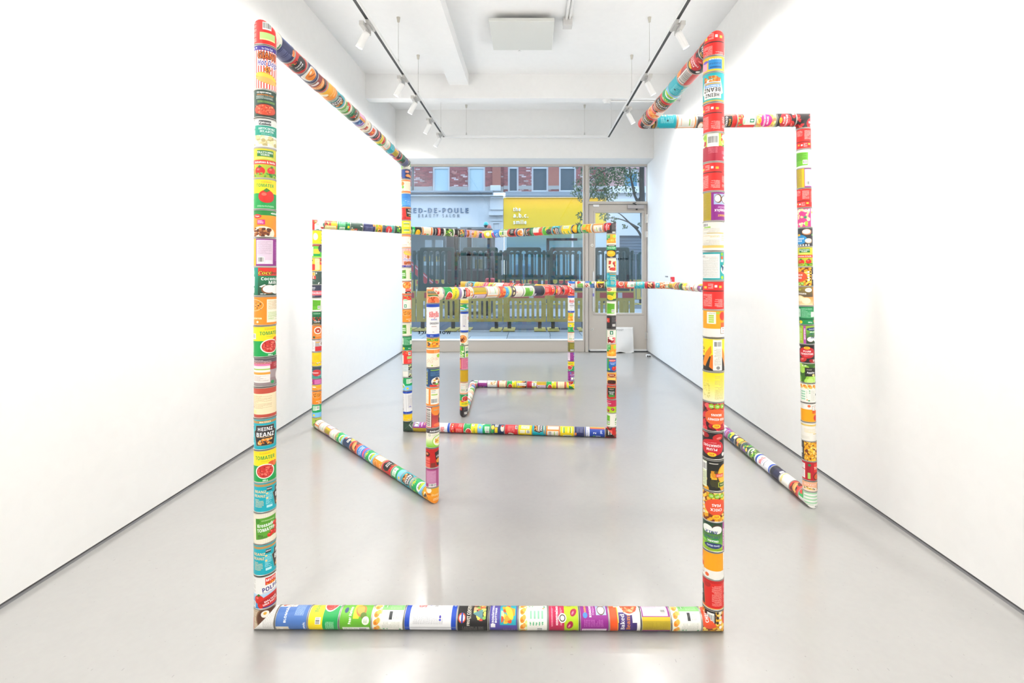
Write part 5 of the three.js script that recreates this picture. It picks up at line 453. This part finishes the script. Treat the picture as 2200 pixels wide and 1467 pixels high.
[5.91, 4.94, 3.9, 2.8, 1.7, 0.6, -0.6, -1.8, -2.9].forEach((z, i) => spotlight(z, 1, `white track spotlight over the call point wall, ${ORD[i]} from the shop window`, 'spotlights on the track run on the door side'));
{
  const p = thing('heater_panel', 'square white flat heater panel hung under the ceiling', 'heater panel', V3(-0.085, 3.64, -4.94));
  mesh('panel', bx(-0.31, 0.31, 0, 0.034, -0.305, 0.305, 0.004), std(lin(0.66, 0.67, 0.64), 0.6), p);
  for (const [x, z] of [[-0.2, -0.2], [0.2, -0.2], [-0.2, 0.2], [0.2, 0.2]]) mesh('bracket', cyl(0.012, 0.012, V3(x, 0.034, z), V3(x, YC - 3.64, z), 8), M.white, p);
}
{
  const p = thing('junction_box', 'small white ceiling junction box at the end of a conduit', 'junction box', V3(0.355, YC - 0.08, -4.75));
  mesh('box', bx(-0.045, 0.045, 0, 0.08, -0.045, 0.045, 0.006), std(lin(0.6, 0.59, 0.58), 0.5), p);
  mesh('conduit', [cyl(0.012, 0.012, V3(-0.012, 0.06, 0.04), V3(-0.012, 0.06, 4.5), 10), cyl(0.009, 0.009, V3(0.02, 0.062, 0.04), V3(0.02, 0.062, 4.5), 10)], M.white, p);
}
{
  const p = thing('sprinkler_head', 'tiny white sprinkler head in the ceiling behind the heater panel', 'sprinkler', V3(-0.12, YC, -5.35));
  mesh('rose', cyl(0.03, 0.036, V3(0, -0.012, 0), V3(0, 0, 0), 18), M.white, p); mesh('deflector', [cyl(0.006, 0.006, V3(0, -0.045, 0), V3(0, -0.01, 0), 8), cyl(0.018, 0.018, V3(0, -0.05, 0), V3(0, -0.045, 0), 14)], M.white, p);
}
{
  const p = thing('smoke_detector', 'white dome smoke detector on the beam above the door', 'smoke detector', V3(0.95, 3.42, -6.155));
  mesh('base', cyl(0.05, 0.055, V3(0, -0.016, 0), V3(0, 0, 0), 22), M.white, p); mesh('dome', cyl(0.03, 0.046, V3(0, -0.042, 0), V3(0, -0.016, 0), 22), M.white, p);
  mesh('conduit', cyl(0.011, 0.011, V3(0.05, -0.011, 0), V3(XR - 0.95, -0.011, 0), 10), M.white, p);
}
{
  const z = -6.42, p = thing('call_point', 'red fire alarm call point on the white side wall by the door', 'alarm', V3(XR, 1.17, z));
  mesh('casing', bx(-0.03, 0, -0.045, 0.045, -0.045, 0.045, 0.006), std(lin(0.72, 0.03, 0.045), 0.35), p);
  mesh('front_label', bx(-0.032, -0.029, -0.03, 0.012, -0.024, 0.024), std(lin(0.62, 0.4, 0.45), 0.4), p);
  const q = thing('wall_plate', 'thin grey name plate above the red call point', 'sign', V3(XR, 1.215, -6.74));
  mesh('plate', bx(-0.006, 0, -0.008, 0.008, -0.06, 0.06, 0.002), M.grey, q);
}
{ // the letter catcher sheet hung over the letterbox of the door
  const x0 = wx(1309), x1 = wx(1358), y1 = wy(701.5), p = thing('post_bag', 'white canvas post bag hung on the lower door panel, hem on the floor', 'bag', V3((x0 + x1) / 2, 0, ZW + 0.04));
  const w = x1 - x0, nx = 18, ny = 20, pos = [], id = [];
  for (const face of [1, 0]) for (let j = 0; j <= ny; j++) for (let i = 0; i <= nx; i++) {
    const u = i / nx, v = j / ny, y = y1 - v * (y1 - 0.006 + 0.012 * Math.sin(u * 9 + 1)), bulge = 0.035 + 0.05 * Math.sin(Math.PI * u) * Math.sin(Math.PI * Math.min(1, v * 0.9)) + 0.012 * Math.sin(u * 5 + v * 7) * v + 0.05 * v * v;
    pos.push((u - 0.5) * w * (1 + 0.03 * v), y, face ? bulge : 0.004);
  }
  const st = nx + 1, off = (ny + 1) * st;
  for (let j = 0; j < ny; j++) for (let i = 0; i < nx; i++) { const a = j * st + i; id.push(a, a + st, a + 1, a + 1, a + st, a + st + 1); const b = a + off; id.push(b, b + 1, b + st, b + 1, b + st + 1, b + st); }
  for (let j = 0; j < ny; j++) for (const i of [0, nx]) { const a = j * st + i; id.push(a, a + off, a + st, a + st, a + off, a + off + st); }
  for (let i = 0; i < nx; i++) for (const j of [0, ny]) { const a = j * st + i; id.push(a, a + 1, a + off, a + 1, a + off + 1, a + off); }
  const g = new THREE.BufferGeometry(); g.setAttribute('position', new THREE.Float32BufferAttribute(pos, 3)); g.setIndex(id); g.computeVertexNormals();
  mesh('sheet', g, std(lin(0.8, 0.8, 0.79), 0.75, { side: THREE.DoubleSide }), p);
  const t = letters('POST', 0.028, 0.002, fontR, 0.006); t.translate(-t.userData.width / 2 - 0.03, wy(709) - 0.0, 0.066); mesh('lettering', t, M.grey, p);
}
{
  const p = thing('door_stop', 'small black and white rubber door stop on the floor by the corner', 'door stop', V3(wx(1395) - 0.13, 0, -7.42));
  mesh('body', bx(-0.035, 0.035, 0, 0.03, -0.03, 0.03, 0.006), M.white, p); mesh('pad', [bx(-0.026, -0.004, 0.005, 0.025, 0.028, 0.034), bx(0.004, 0.026, 0.005, 0.025, 0.028, 0.034)], M.black, p);
}

// ---------------------------------------------------------------- outside: pavement, road works, buildings across the street, tree
const DB = 20, sB = DB / F, bX = (x) => (x - VX) * sB, bY = (y) => EYE - (y - VY) * sB;     // street front 20 m away
M.asphalt = new THREE.MeshPhysicalMaterial({ color: lin(0.06, 0.07, 0.085), roughness: 0.95, specularIntensity: 0.12 }); M.road = std(lin(0.24, 0.252, 0.264), 0.9); M.slab = [0.23, 0.27, 0.21, 0.30].map((k) => std(lin(k * 0.92, k * 0.97, k), 0.85));
{
  const pv = struct('pavement', bx(-14, 14, -0.16, -0.045, ZW - 0.06, -10.72), std(lin(0.22, 0.23, 0.24), 0.9)); pv.name = 'pavement';
  sd = 99; let row = 0;
  for (let z = ZW - 0.06; z > -10.6; z -= 0.66, row++) { let x = -5.2 - R(0, 0.6); while (x < 5) { const w = R(0.62, 1.0), g = bx(x + 0.006, x + w - 0.006, -0.05, -0.025 + R(-0.002, 0.002), z - 0.006, Math.max(z - 0.654, -10.715), 0.004); mesh('paving_slab', g, M.slab[(rnd() * 4) | 0], pv); x += w; } }
  struct('kerb', bx(-14, 14, -0.16, -0.02, -10.72, -10.86, 0.02), M.slab[1]);
  struct('road', [bx(-16, 16, -0.3, -0.03, -10.86, -14.2)], M.asphalt);
  struct('road', [bx(-16, 16, -0.3, -0.03, -14.2, -17.0)], M.road);
  struct('pavement', bx(-16, 16, -0.3, 0.1, -17.0, -20.2), M.slab[0]);
  struct('wall_facade', [bx(-14, XL - 0.3, -0.1, 12, ZW + 0.3, ZW), bx(XR + 0.3, 14, -0.1, 12, ZW + 0.3, ZW), bx(XL - 0.3, XR + 0.3, YC + 0.2, 12, ZW + 0.3, ZW)], std(lin(0.4, 0.38, 0.36), 0.9));
}
// works barriers: yellow slotted base with a green slotted upper tier
const yelM = std(lin(0.368, 0.288, 0.068), 0.5), grnM = std(lin(0.012, 0.045, 0.046), 0.45), redM = std(lin(0.36, 0.04, 0.048), 0.4), palM = std(lin(0.44, 0.464, 0.496), 0.4);
function slotted(w, h, depth, slots, round) {
  const s = new THREE.Shape(), r = round; s.moveTo(-w / 2, 0); s.lineTo(w / 2, 0); s.lineTo(w / 2, h - r); s.quadraticCurveTo(w / 2, h, w / 2 - r, h); s.lineTo(-w / 2 + r, h); s.quadraticCurveTo(-w / 2, h, -w / 2, h - r); s.closePath();
  for (const [x, y0, y1, sw] of slots) { const p = new THREE.Path(); p.moveTo(x - sw, y0 + sw); p.absarc(x, y0 + sw, sw, Math.PI, 2 * Math.PI, false); p.lineTo(x + sw, y1 - sw); p.absarc(x, y1 - sw, sw, 0, Math.PI, false); p.closePath(); s.holes.push(p); }
  return new THREE.ExtrudeGeometry(s, { depth, bevelEnabled: true, bevelSize: 0.004, bevelThickness: 0.004, bevelSegments: 1, curveSegments: 6 }).translate(0, 0, -depth / 2);
}
const yelGeo = slotted(0.945, 0.68, 0.05, [-0.31, -0.2, -0.09, 0.02, 0.13, 0.24, 0.35].map((x) => [x, 0.06, 0.47, 0.029]), 0.02);
const grnGeo = slotted(0.775, 1.0, 0.045, [-0.27, -0.135, 0, 0.135, 0.27].map((x) => [x, 0.18, 0.93, 0.052]), 0.06);
function makeBarrier() {
  const b = thing('works_barrier', '', 'barrier');
  const y = mesh('lower_panel', yelGeo, yelM, b); y.position.y = 0.18;
  mesh('reflective_strip', [bx(-0.3, 0.1, 0.71, 0.83, 0.026, 0.031), bx(0.2, 0.45, 0.71, 0.83, 0.026, 0.031)], redM, b);
  mesh('reflective_strip', bx(0.1, 0.2, 0.71, 0.83, 0.026, 0.031), palM, b);
  const g = mesh('upper_panel', grnGeo, grnM, b); g.position.set(-0.02, 0.84, -0.03);
  for (const x of [-0.437, 0.437]) { mesh('post', [cyl(0.03, 0.02, V3(x, 0.84, -0.03), V3(x, 1.1, -0.03), 10), cyl(0.02, 0.02, V3(x, 1.1, -0.03), V3(x, 1.55, -0.03), 10), bx(x - 0.034, x + 0.034, 1.55, 1.78, -0.055, -0.005, 0.02)], grnM, b); }
  for (const x of [-0.34, 0.34]) mesh('foot', bx(x - 0.13, x + 0.13, 0, 0.03, -0.22, 0.36, 0.012), yelM, b), mesh('leg', bx(x - 0.04, x + 0.04, 0.02, 0.2, -0.02, 0.02), M.black, b);
  return b;
}
const bar0 = makeBarrier(); let first = true;
const placeBarrier = (x, y, z, turn, label, group) => { let b = bar0; if (!first) { b = bar0.clone(); b.name = numbered('works_barrier'); scene.add(b); } first = false; b.position.set(x, y, z); b.rotation.y = turn; b.userData = { label, category: 'barrier' }; if (group) b.userData.group = group; };
const nearX = (x) => (x - VX) / F * 11;
const ORDB = ['first', 'second', 'third', 'fourth', 'fifth', 'sixth', 'seventh', 'eighth', 'ninth', 'tenth', 'eleventh'];
[1318, 1221, 1127, 1033.5, 940, 846].forEach((x, i) => placeBarrier(nearX(x), -0.03, -11.05, 0, `yellow works barrier with green slotted upper tier at the near kerb, ${ORDB[i]} from the tree`, 'works barriers along the near kerb'));
placeBarrier(nearX(1360), -0.03, -12.1, Math.PI / 2, 'yellow and green works barrier turned edge on beside the street tree');
[5, 4, 3, 2, 1, 0, -1, -2, -3, -4, -5].forEach((k, i) => placeBarrier(k * 0.99 + 0.25, 0.1, -17.4, 0, `green and yellow works barrier on the far pavement, ${ORDB[i]} from the white building`, 'works barriers on the far pavement'));

// buildings
const brickTex = (() => {
  const cv = document.createElement('canvas'); cv.width = cv.height = 1024; const c = cv.getContext('2d'); c.fillStyle = '#a48480'; c.fillRect(0, 0, 1024, 1024); sd = 31;
  const rows = 40, bh = 1024 / rows; for (let r = 0; r < rows; r++) for (let i = -1; i < 14; i++) { const pale = rnd() > 0.86, k = R(0.85, 1.12); c.fillStyle = pale ? `rgb(${205 * k | 0},${180 * k | 0},${180 * k | 0})` : `rgb(${158 * k | 0},${84 * k | 0},${84 * k | 0})`; c.fillRect((i + (r % 2) * 0.5) * 1024 / 13 + 2, r * bh + 2, 1024 / 13 - 4, bh - 4); }
  const t = new THREE.CanvasTexture(cv); t.colorSpace = THREE.SRGBColorSpace; t.wrapS = t.wrapT = THREE.RepeatWrapping; t.magFilter = THREE.LinearFilter; t.repeat.set(0.42, 0.42); return t;
})();
M.brick = std('#cacaca', 0.9, { map: brickTex }); M.brickO = std(lin(0.264, 0.096, 0.072), 0.9); M.stone = std(lin(0.264, 0.252, 0.24), 0.85); M.render = std(lin(0.452, 0.46, 0.472), 0.6); M.lead = std(lin(0.184, 0.208, 0.232), 0.6);
M.sign = std(lin(0.656, 0.424, 0.0064), 0.45); M.shop = std(lin(0.152, 0.176, 0.18), 0.6); M.pale = std(lin(0.4, 0.456, 0.468), 0.6); M.winDark = new THREE.MeshPhysicalMaterial({ color: lin(0.05, 0.08, 0.1), roughness: 0.05, ior: 1.5 });
M.winPale = std(lin(0.328, 0.424, 0.464), 0.25); M.blueDoor = std(lin(0.052, 0.176, 0.264), 0.4); M.pink = std(lin(0.384, 0.224, 0.212), 0.9); M.shut = std(lin(0.10, 0.125, 0.155), 0.6);
const zF = -DB;
function upperWindow(b, x0, x1, y0, y1, glassM) {
  const f = mesh('window', [bx(bX(x0), bX(x0) + 0.07, bY(y1), bY(y0), zF - 0.06, zF - 0.12), bx(bX(x1) - 0.07, bX(x1), bY(y1), bY(y0), zF - 0.06, zF - 0.12), bx(bX(x0) + 0.07, bX(x1) - 0.07, bY(y1), bY(y1) + 0.07, zF - 0.05, zF - 0.12), bx(bX(x0) + 0.07, bX(x1) - 0.07, bY(y0) - 0.2, bY(y0), zF - 0.07, zF - 0.12)], M.render, b);
  mesh('pane', bx(bX(x0) + 0.07, bX(x1) - 0.07, bY(y1) + 0.07, bY(y0) - 0.2, zF - 0.1, zF - 0.12), glassM, f);
}
{
  const b = thing('beauty_salon', 'brick terrace with a pale beauty salon fascia across the street', 'building'); const yTop = 9.5, y0 = 0.1;
  const rowY = bY(412), hi = bY(352);
  const piers = [[700, 884], [889.5, 929], [966, 1005], [1042, 1081.5]];
  for (const [x0, x1] of piers) { mesh('brick_pier', bx(bX(x0), bX(x1), bY(401), hi, zF, zF - 0.25), M.brick, b); mesh('stone_course', bx(bX(x0), bX(x1), rowY, bY(401), zF + 0.03, zF - 0.25), M.stone, b); }
  mesh('pilaster', bx(bX(1058), bX(1076), bY(400), hi, zF + 0.09, zF), M.brickO, b); mesh('stone_box', bx(bX(1054), bX(1076), bY(411), bY(399), zF + 0.14, zF, 0.02), M.render, b);
  mesh('upper_wall', bx(bX(700), bX(1081.5), hi, yTop, zF, zF - 0.25), M.brick, b);
  upperWindow(b, 884, 889.5, 352, 412, M.winDark); upperWindow(b, 929, 966, 351, 413, M.winPale); upperWindow(b, 1005, 1042, 351, 413, M.winPale);
  mesh('cornice', [bx(bX(700), bX(1060), bY(416.5), bY(412), zF + 0.3, zF - 0.25, 0.02), bx(bX(700), bX(1060), bY(421), bY(416.5), zF + 0.2, zF - 0.25, 0.02)], M.lead, b);
  mesh('cornice_bead', bx(bX(700), bX(1081.5), bY(423), bY(420.8), zF + 0.24, zF - 0.2, 0.01), M.render, b);
  const f = mesh('fascia', bx(bX(700), bX(1053), bY(487.5), bY(423), zF, zF - 0.25), M.render, b);
  const t = letters('PIED-DE-POULE', (bY(447) - bY(457.3)), 0.03, font, 0.035), k = (bX(1006.5) - bX(886)) / t.userData.width * 1.165; t.scale(k, 1, 1); t.computeBoundingBox(); t.translate(bX(1006.5) - t.boundingBox.max.x, bY(457.3), zF); mesh('lettering', t, std(lin(0.07, 0.12, 0.19), 0.5), f);
  const t2 = letters('BEAUTY SALON', bY(460) - bY(466.7), 0.03, fontR, 0.085); t2.scale((bX(987) - bX(898)) / t2.userData.width, 1, 1); t2.translate(bX(898), bY(466.7), zF); mesh('lettering', t2, std(lin(0.16, 0.21, 0.26), 0.5), f);
  // carved bracket between the two shops
  const p = mesh('shop_pilaster', [bx(bX(1053), bX(1081.5), y0, bY(425), zF + 0.06, zF - 0.25), bx(bX(1051), bX(1081.5), bY(463.5), bY(457), zF + 0.2, zF), bx(bX(1053), bX(1081.5), bY(451), bY(448), zF + 0.12, zF), bx(bX(1055), bX(1079), bY(475), bY(473), zF + 0.1, zF)], M.render, b);
  mesh('panel_moulding', [bx(bX(1058.5), bX(1060), bY(600), bY(478), zF + 0.1, zF), bx(bX(1073), bX(1074.5), bY(600), bY(478), zF + 0.1, zF), bx(bX(1060), bX(1073), bY(480), bY(478), zF + 0.1, zF)], M.render, p);
  // shop front below
  mesh('shop_interior', [bx(bX(700), bX(1053), y0, bY(487.5), zF - 2.2, zF - 2.3), bx(bX(700), bX(1053), y0, y0 + 0.02, zF - 0.2, zF - 2.3), bx(bX(700), bX(1053), bY(487.5), bY(487.5) + 0.05, zF - 0.2, zF - 2.3)], M.shop, b);
  mesh('shop_glass', bx(bX(700), bX(1053), y0 + 0.4, bY(487.5), zF - 0.08, zF - 0.09), M.glass, b);
  mesh('shop_post', [bx(bX(983), bX(988), y0, bY(487.5), zF + 0.02, zF - 0.15)], M.pale, b); mesh('stall_riser', bx(bX(700), bX(1053), y0, y0 + 0.42, zF, zF - 0.2), M.pale, b);
  mesh('door_frame', [bx(bX(1004), bX(1014), y0, bY(490), zF + 0.01, zF - 0.12)], M.shop, b);
  for (const [x0, x1, ya, yb, c] of [[915, 930, 512, 532, 0], [937, 952, 512, 532, 0], [900, 960, 561, 570, 2], [908, 914, 549, 560, 1], [921, 927, 549, 560, 1], [934, 945, 549, 561, 1]]) mesh('shop_display', bx(bX(x0) * 1.06, bX(x1) * 1.06, bY(yb), bY(ya), zF - 1.0, zF - 1.2, 0.02), [M.render, std(lin(0.6, 0.38, 0.12), 0.6), M.pale][c], b);
}
{
  const b = thing('dental_shop', 'brick building with a bright yellow shop sign across the street', 'building'); const y0 = 0.1, hi = bY(352);
  for (const [x0, x1] of [[1082, 1091], [1114, 1142], [1178, 1201], [1238, 1302]]) { mesh('brick_pier', bx(bX(x0), bX(x1), bY(399), hi, zF, zF - 0.25), x0 === 1178 ? M.brickO : M.brick, b); mesh('stone_course', bx(bX(x0), bX(x1), bY(407), bY(399), zF + 0.03, zF - 0.25), M.stone, b); mesh('brick_course', bx(bX(x0), bX(x1), bY(412), bY(407), zF + 0.015, zF - 0.25), M.brick, b); }
  mesh('upper_wall', bx(bX(1082), bX(1302), hi, 9.5, zF, zF - 0.25), M.brick, b);
  upperWindow(b, 1091, 1114, 351, 413, M.winDark); upperWindow(b, 1142, 1178, 351, 412, M.winDark); upperWindow(b, 1201, 1238, 351, 412, M.winDark);
  mesh('cornice', [bx(bX(1086), bX(1302), bY(419), bY(412), zF + 0.12, zF - 0.25, 0.02), bx(bX(1086), bX(1302), bY(424), bY(419), zF + 0.26, zF - 0.25, 0.02)], M.lead, b);
  const f = mesh('fascia', bx(bX(1082), bX(1302), bY(499), bY(425), zF + 0.05, zF - 0.25), M.sign, b);
  const sl = mesh('sign_lamp', bx(bX(1083), bX(1301), bY(426), bY(424.2), zF + 0.24, zF + 0.3), M.shop, b);
  mesh('lamp_tube', bx(bX(1083.5), bX(1300.5), bY(426.4), bY(426), zF + 0.25, zF + 0.29), new THREE.MeshStandardMaterial({ color: '#000000', emissive: lin(1, 0.82, 0.5), emissiveIntensity: 2 }), sl);
  const ra = new THREE.RectAreaLight(lin(1, 0.82, 0.5), 22, bX(1300) - bX(1084), 0.04); ra.name = 'sign_light'; ra.position.set(bX(1192), bY(427), zF + 0.27); ra.lookAt(bX(1192), bY(470), zF + 0.05); b.add(ra);
  for (const [s, yb, h, w] of [['the', 454, 8.2, 16.5], ['a.b.c.', 467.8, 9, 33], ['smile', 481.6, 8.4, 29]]) { const t = letters(s, h * sB * 0.95, 0.05, font, 0.02); t.scale(w * sB / t.userData.width, 1, 1).translate(bX(1102.5), bY(yb), zF + 0.05); mesh('lettering', t, std(lin(0.88, 0.88, 0.86), 0.4), f); }
  mesh('shop_interior', [bx(bX(1082), bX(1302), y0, bY(499), zF - 0.55, zF - 0.65), bx(bX(1082), bX(1302), y0, y0 + 0.03, zF - 0.2, zF - 0.65)], std(lin(0.23, 0.43, 0.51), 0.5), b);
  mesh('shop_glass', bx(bX(1082), bX(1302), y0, bY(499), zF - 0.08, zF - 0.09), M.glass, b);
  mesh('shop_post', [bx(bX(1084), bX(1088), y0, bY(499), zF + 0.02, zF - 0.14), bx(bX(1228), bX(1232), y0, bY(499), zF + 0.02, zF - 0.14), bx(bX(1270), bX(1302), y0, bY(499), zF + 0.02, zF - 0.14)], M.pale, b);
  mesh('door_frame', [bx(bX(1174), bX(1180), y0, bY(512), zF + 0.06, zF - 0.02), bx(bX(1174), bX(1240), bY(517), bY(512), zF + 0.06, zF - 0.02)], M.black, b);
  mesh('reception_desk', bx(bX(1106), bX(1145), y0, bY(567), zF - 0.2, zF - 0.5, 0.12), M.blueDoor, b);
}
{
  const b = thing('white_building', 'white rendered building with a grey roller shutter behind the tree', 'building'); const y0 = 0.1;
  mesh('wall', [bx(bX(1302), bX(1331), y0, bY(433), zF, zF - 0.25), bx(bX(1331), bX(1560), bY(506), bY(433), zF, zF - 0.25), bx(bX(1400), bX(1560), y0, bY(506), zF, zF - 0.25)], M.render, b);
  mesh('string_course', [bx(bX(1302), bX(1560), bY(434), bY(428), zF + 0.1, zF - 0.2, 0.02), bx(bX(1302), bX(1560), bY(416), bY(412), zF + 0.16, zF - 0.2, 0.02)], M.render, b);
  mesh('stone_course', bx(bX(1302), bX(1560), bY(428), bY(400), zF + 0.02, zF - 0.25), M.render, b);
  mesh('upper_wall', [bx(bX(1302), bX(1340), bY(400), 9.5, zF, zF - 0.25), bx(bX(1373), bX(1560), bY(400), 9.5, zF, zF - 0.25), bx(bX(1340), bX(1373), bY(362), 9.5, zF, zF - 0.25)], M.pink, b);
  upperWindow(b, 1340, 1373, 362, 412, M.blueDoor);
  const s = mesh('roller_shutter', bx(bX(1331), bX(1400), y0, bY(506), zF - 0.1, zF - 0.15), M.shut, b);
  for (let i = 0; i < 22; i++) mesh('shutter_slat', bx(bX(1331), bX(1400), y0 + i * 0.12, y0 + i * 0.12 + 0.105, zF - 0.08, zF - 0.1, 0.006), M.shut, s);
}
{ // digger behind the barriers
  const D = 14.6, p = (x, y, z = 0) => at(x, y, D + z), b = thing('mini_digger', 'dark cab mini digger with a red boom behind the barriers', 'digger', V3(0, 0, 0)); const q = p(1007, 580);
  const body = std(lin(0.04, 0.038, 0.042), 0.5), redP = std(lin(0.42, 0.05, 0.06), 0.45), X0 = p(953, 0).x, X1 = p(1058, 0).x, yA = p(0, 612).y, yW = p(0, 577).y, yT = p(0, 490).y, zf = -D, zb = -D - 1.3;
  mesh('body', [bx(X0, X1, yA, yW, zf, zb, 0.08), bx(X0 + 0.05, X0 + 0.34, yW - 0.05, yT, zf - 0.02, zb + 0.2, 0.05), bx(X1 - 0.16, X1, yW - 0.05, yT, zf - 0.02, zb + 0.2, 0.06), bx(X0 + 0.05, X1, yT - 0.1, yT, zf, zb, 0.05)], body, b);
  mesh('cab_bar', [bx(X0 + 0.3, X1 - 0.1, p(0, 551).y, p(0, 545).y, zf + 0.01, zf - 0.05), bx(p(979, 0).x, p(984, 0).x, yW, yT, zf + 0.01, zf - 0.05), bx(p(1004, 0).x, p(1013, 0).x, yW, yT, zf + 0.01, zf - 0.05)], M.black, b);
  mesh('cab_glass', bx(X0 + 0.3, X1 - 0.12, yW, yT - 0.1, zf - 0.06, zf - 0.07), M.glass, b);
  mesh('seat', bx(p(1016, 0).x, p(1036, 0).x, yW - 0.1, p(0, 556).y, zf - 0.5, zf - 0.8, 0.06), std(lin(0.35, 0.3, 0.12), 0.7), b);
  mesh('undercarriage', [bx(X0 + 0.1, X1 + 0.1, p(0, 625).y, yA, zf + 0.1, zb, 0.05)], redP, b);
  for (const x of [X0 + 0.05, X1 - 0.35]) mesh('track', bx(x, x + 0.36, -0.03, p(0, 625).y, zf + 0.3, zb - 0.1, 0.16), M.black, b);
  mesh('boom', [bar(p(878, 566, -0.4), p(934, 618, -0.2), 0.16, 0.2)], redP, b); mesh('boom_plate', bar(p(878, 561, -0.4), p(934, 612, -0.2), 0.18, 0.03), std(lin(0.55, 0.36, 0.42), 0.5), b);
  mesh('counterweight', bx(p(1044, 0).x, p(1064, 0).x, p(0, 618).y, p(0, 597).y, zf + 0.25, zf - 0.3, 0.05), redP, b);
  const st = new THREE.CatmullRomCurve3([p(1062, 597, 0.1), p(1058, 560, 0.1), p(1054, 525, 0.1), p(1047, 492, 0.1)]); mesh('mirror_stalk', new THREE.TubeGeometry(st, 20, 0.05, 8), M.black, b);
  const l1 = mesh('mirror', new THREE.SphereGeometry(0.085, 20, 14).scale(0.8, 1, 0.6), M.black, b); l1.position.copy(p(1044, 483, 0.1)); const c1 = mesh('mirror_shell', new THREE.SphereGeometry(0.09, 20, 14, 0, 6.3, 0, 1.7).scale(0.8, 1, 0.65), std(lin(0.02, 0.42, 0.40), 0.35), l1);
  const l2 = mesh('mirror', new THREE.SphereGeometry(0.09, 20, 14).scale(0.8, 1.1, 0.6), M.black, b); l2.position.copy(p(1050.5, 490, 0.1)); mesh('mirror_shell', new THREE.SphereGeometry(0.095, 20, 14, 0, 6.3, 0, 1.7).scale(0.8, 1.1, 0.65), std(lin(0.45, 0.13, 0.10), 0.4), l2);
}
{ // street tree at the kerb
  const D = 10.3, P3 = (x, y, z = 0) => at(x, y, D + z), root = P3(1392, 700); root.y = -0.03;
  const b = thing('street_tree', 'slim leafy street tree growing at the kerb outside the door', 'tree', root); sd = 555;
  const bark = std(lin(0.06, 0.055, 0.05), 0.9), leafM = [lin(0.05, 0.10, 0.035), lin(0.08, 0.14, 0.045)].map((c) => new THREE.MeshPhysicalMaterial({ color: c, roughness: 0.7, side: THREE.DoubleSide, transmission: 0.25, thickness: 0 }));
  const limb = (pts, r0, r1) => { const c = new THREE.CatmullRomCurve3(pts.map((p) => p.clone().sub(root))), g = new THREE.TubeGeometry(c, pts.length * 6, 1, 8), n = pts.length * 6 + 1, ps = g.attributes.position; for (let i = 0; i < n; i++) { const o = c.getPointAt(i / (n - 1)), r = r0 + (r1 - r0) * i / (n - 1); for (let j = 0; j <= 8; j++) { const k = i * 9 + j; ps.setXYZ(k, o.x + (ps.getX(k) - o.x) * r, o.y + (ps.getY(k) - o.y) * r, o.z + (ps.getZ(k) - o.z) * r); } } return g; };
  mesh('trunk', limb([root, P3(1388, 560), P3(1382, 470), P3(1379, 400), P3(1380, 300), P3(1378, 200)], 0.075, 0.045), bark, b);
  const br = [[P3(1384, 520), P3(1370, 495), P3(1352, 478), P3(1335, 462), P3(1318, 452)], [P3(1380, 440), P3(1366, 425), P3(1358, 395), P3(1352, 355), P3(1345, 300)], [P3(1378, 420), P3(1368, 432), P3(1362, 405), P3(1352, 380, 0.2), P3(1325, 372, 0.3), P3(1290, 380, 0.3)], [P3(1380, 330), P3(1350, 350, -0.2), P3(1310, 362, -0.3), P3(1270, 385, -0.3), P3(1245, 410, -0.2)], [P3(1372, 490), P3(1345, 475, 0.1), P3(1318, 468, 0.2), P3(1300, 470, 0.2)], [P3(1379, 300), P3(1330, 310, 0.3), P3(1280, 340, 0.4), P3(1240, 350, 0.3)], [P3(1290, 380, 0.3), P3(1275, 410, 0.3), P3(1255, 450, 0.2), P3(1245, 480, 0.2)]];
  br.forEach((p, i) => mesh('branch', limb(p, i < 2 ? 0.03 : 0.02, 0.006), bark, b));
  const cl = [[1272, 372, 26, 110], [1300, 378, 24, 100], [1325, 368, 24, 80], [1285, 405, 26, 100], [1310, 415, 20, 55], [1335, 395, 16, 40], [1300, 428, 14, 30], [1246, 395, 16, 34], [1238, 412, 12, 20], [1250, 425, 10, 16], [1250, 462, 11, 26], [1244, 482, 9, 16], [1298, 463, 11, 26], [1288, 450, 9, 14], [1318, 470, 8, 12], [1343, 485, 6, 9], [1375, 481, 5, 6], [1345, 370, 16, 30], [1365, 378, 14, 26], [1355, 410, 14, 18], [1330, 330, 50, 160], [1260, 330, 45, 160], [1380, 300, 50, 140], [1290, 280, 60, 160]];
  for (const k of [0, 1]) {
    const gs = [];
    for (const [x, y, r, n] of cl) for (let i = 0; i < n * 1.6; i++) {
      const a = R(0, 6.283), q = Math.sqrt(rnd()) * r, p = P3(x + Math.cos(a) * q, y + Math.sin(a) * q * 0.8, R(-0.35, 0.35) * Math.min(1.5, r / 20)), s = R(0.013, 0.027);
      const g = new THREE.BufferGeometry(); g.setAttribute('position', new THREE.Float32BufferAttribute([0, 0, 0, -s * 0.7, s, s * 0.15, 0, s, 0, s * 0.7, s, s * 0.15, -s * 0.55, s * 1.6, s * 0.1, s * 0.55, s * 1.6, s * 0.1, 0, s * 2.3, -s * 0.1], 3)); g.setIndex([0, 2, 1, 0, 3, 2, 1, 2, 4, 2, 3, 5, 4, 2, 6, 2, 5, 6]);
      const o = new THREE.Object3D(); o.position.copy(p).sub(root); o.rotation.set(R(-1, 1), R(0, 6.28), R(2, 4.3)); o.updateMatrix(); g.applyMatrix4(o.matrix); gs.push(g);
    }
    const g = mergeGeometries(gs); g.computeVertexNormals(); const f = mesh('foliage', g, leafM[k], b); f.userData.kind = 'stuff';
  }
}

// ---------------------------------------------------------------- shadows on, hand over
scene.traverse((o) => { if (o.isMesh) { o.castShadow = true; o.receiveShadow = true; } if (o.isLight) o.castShadow = true; });
renderer.render(scene, camera);
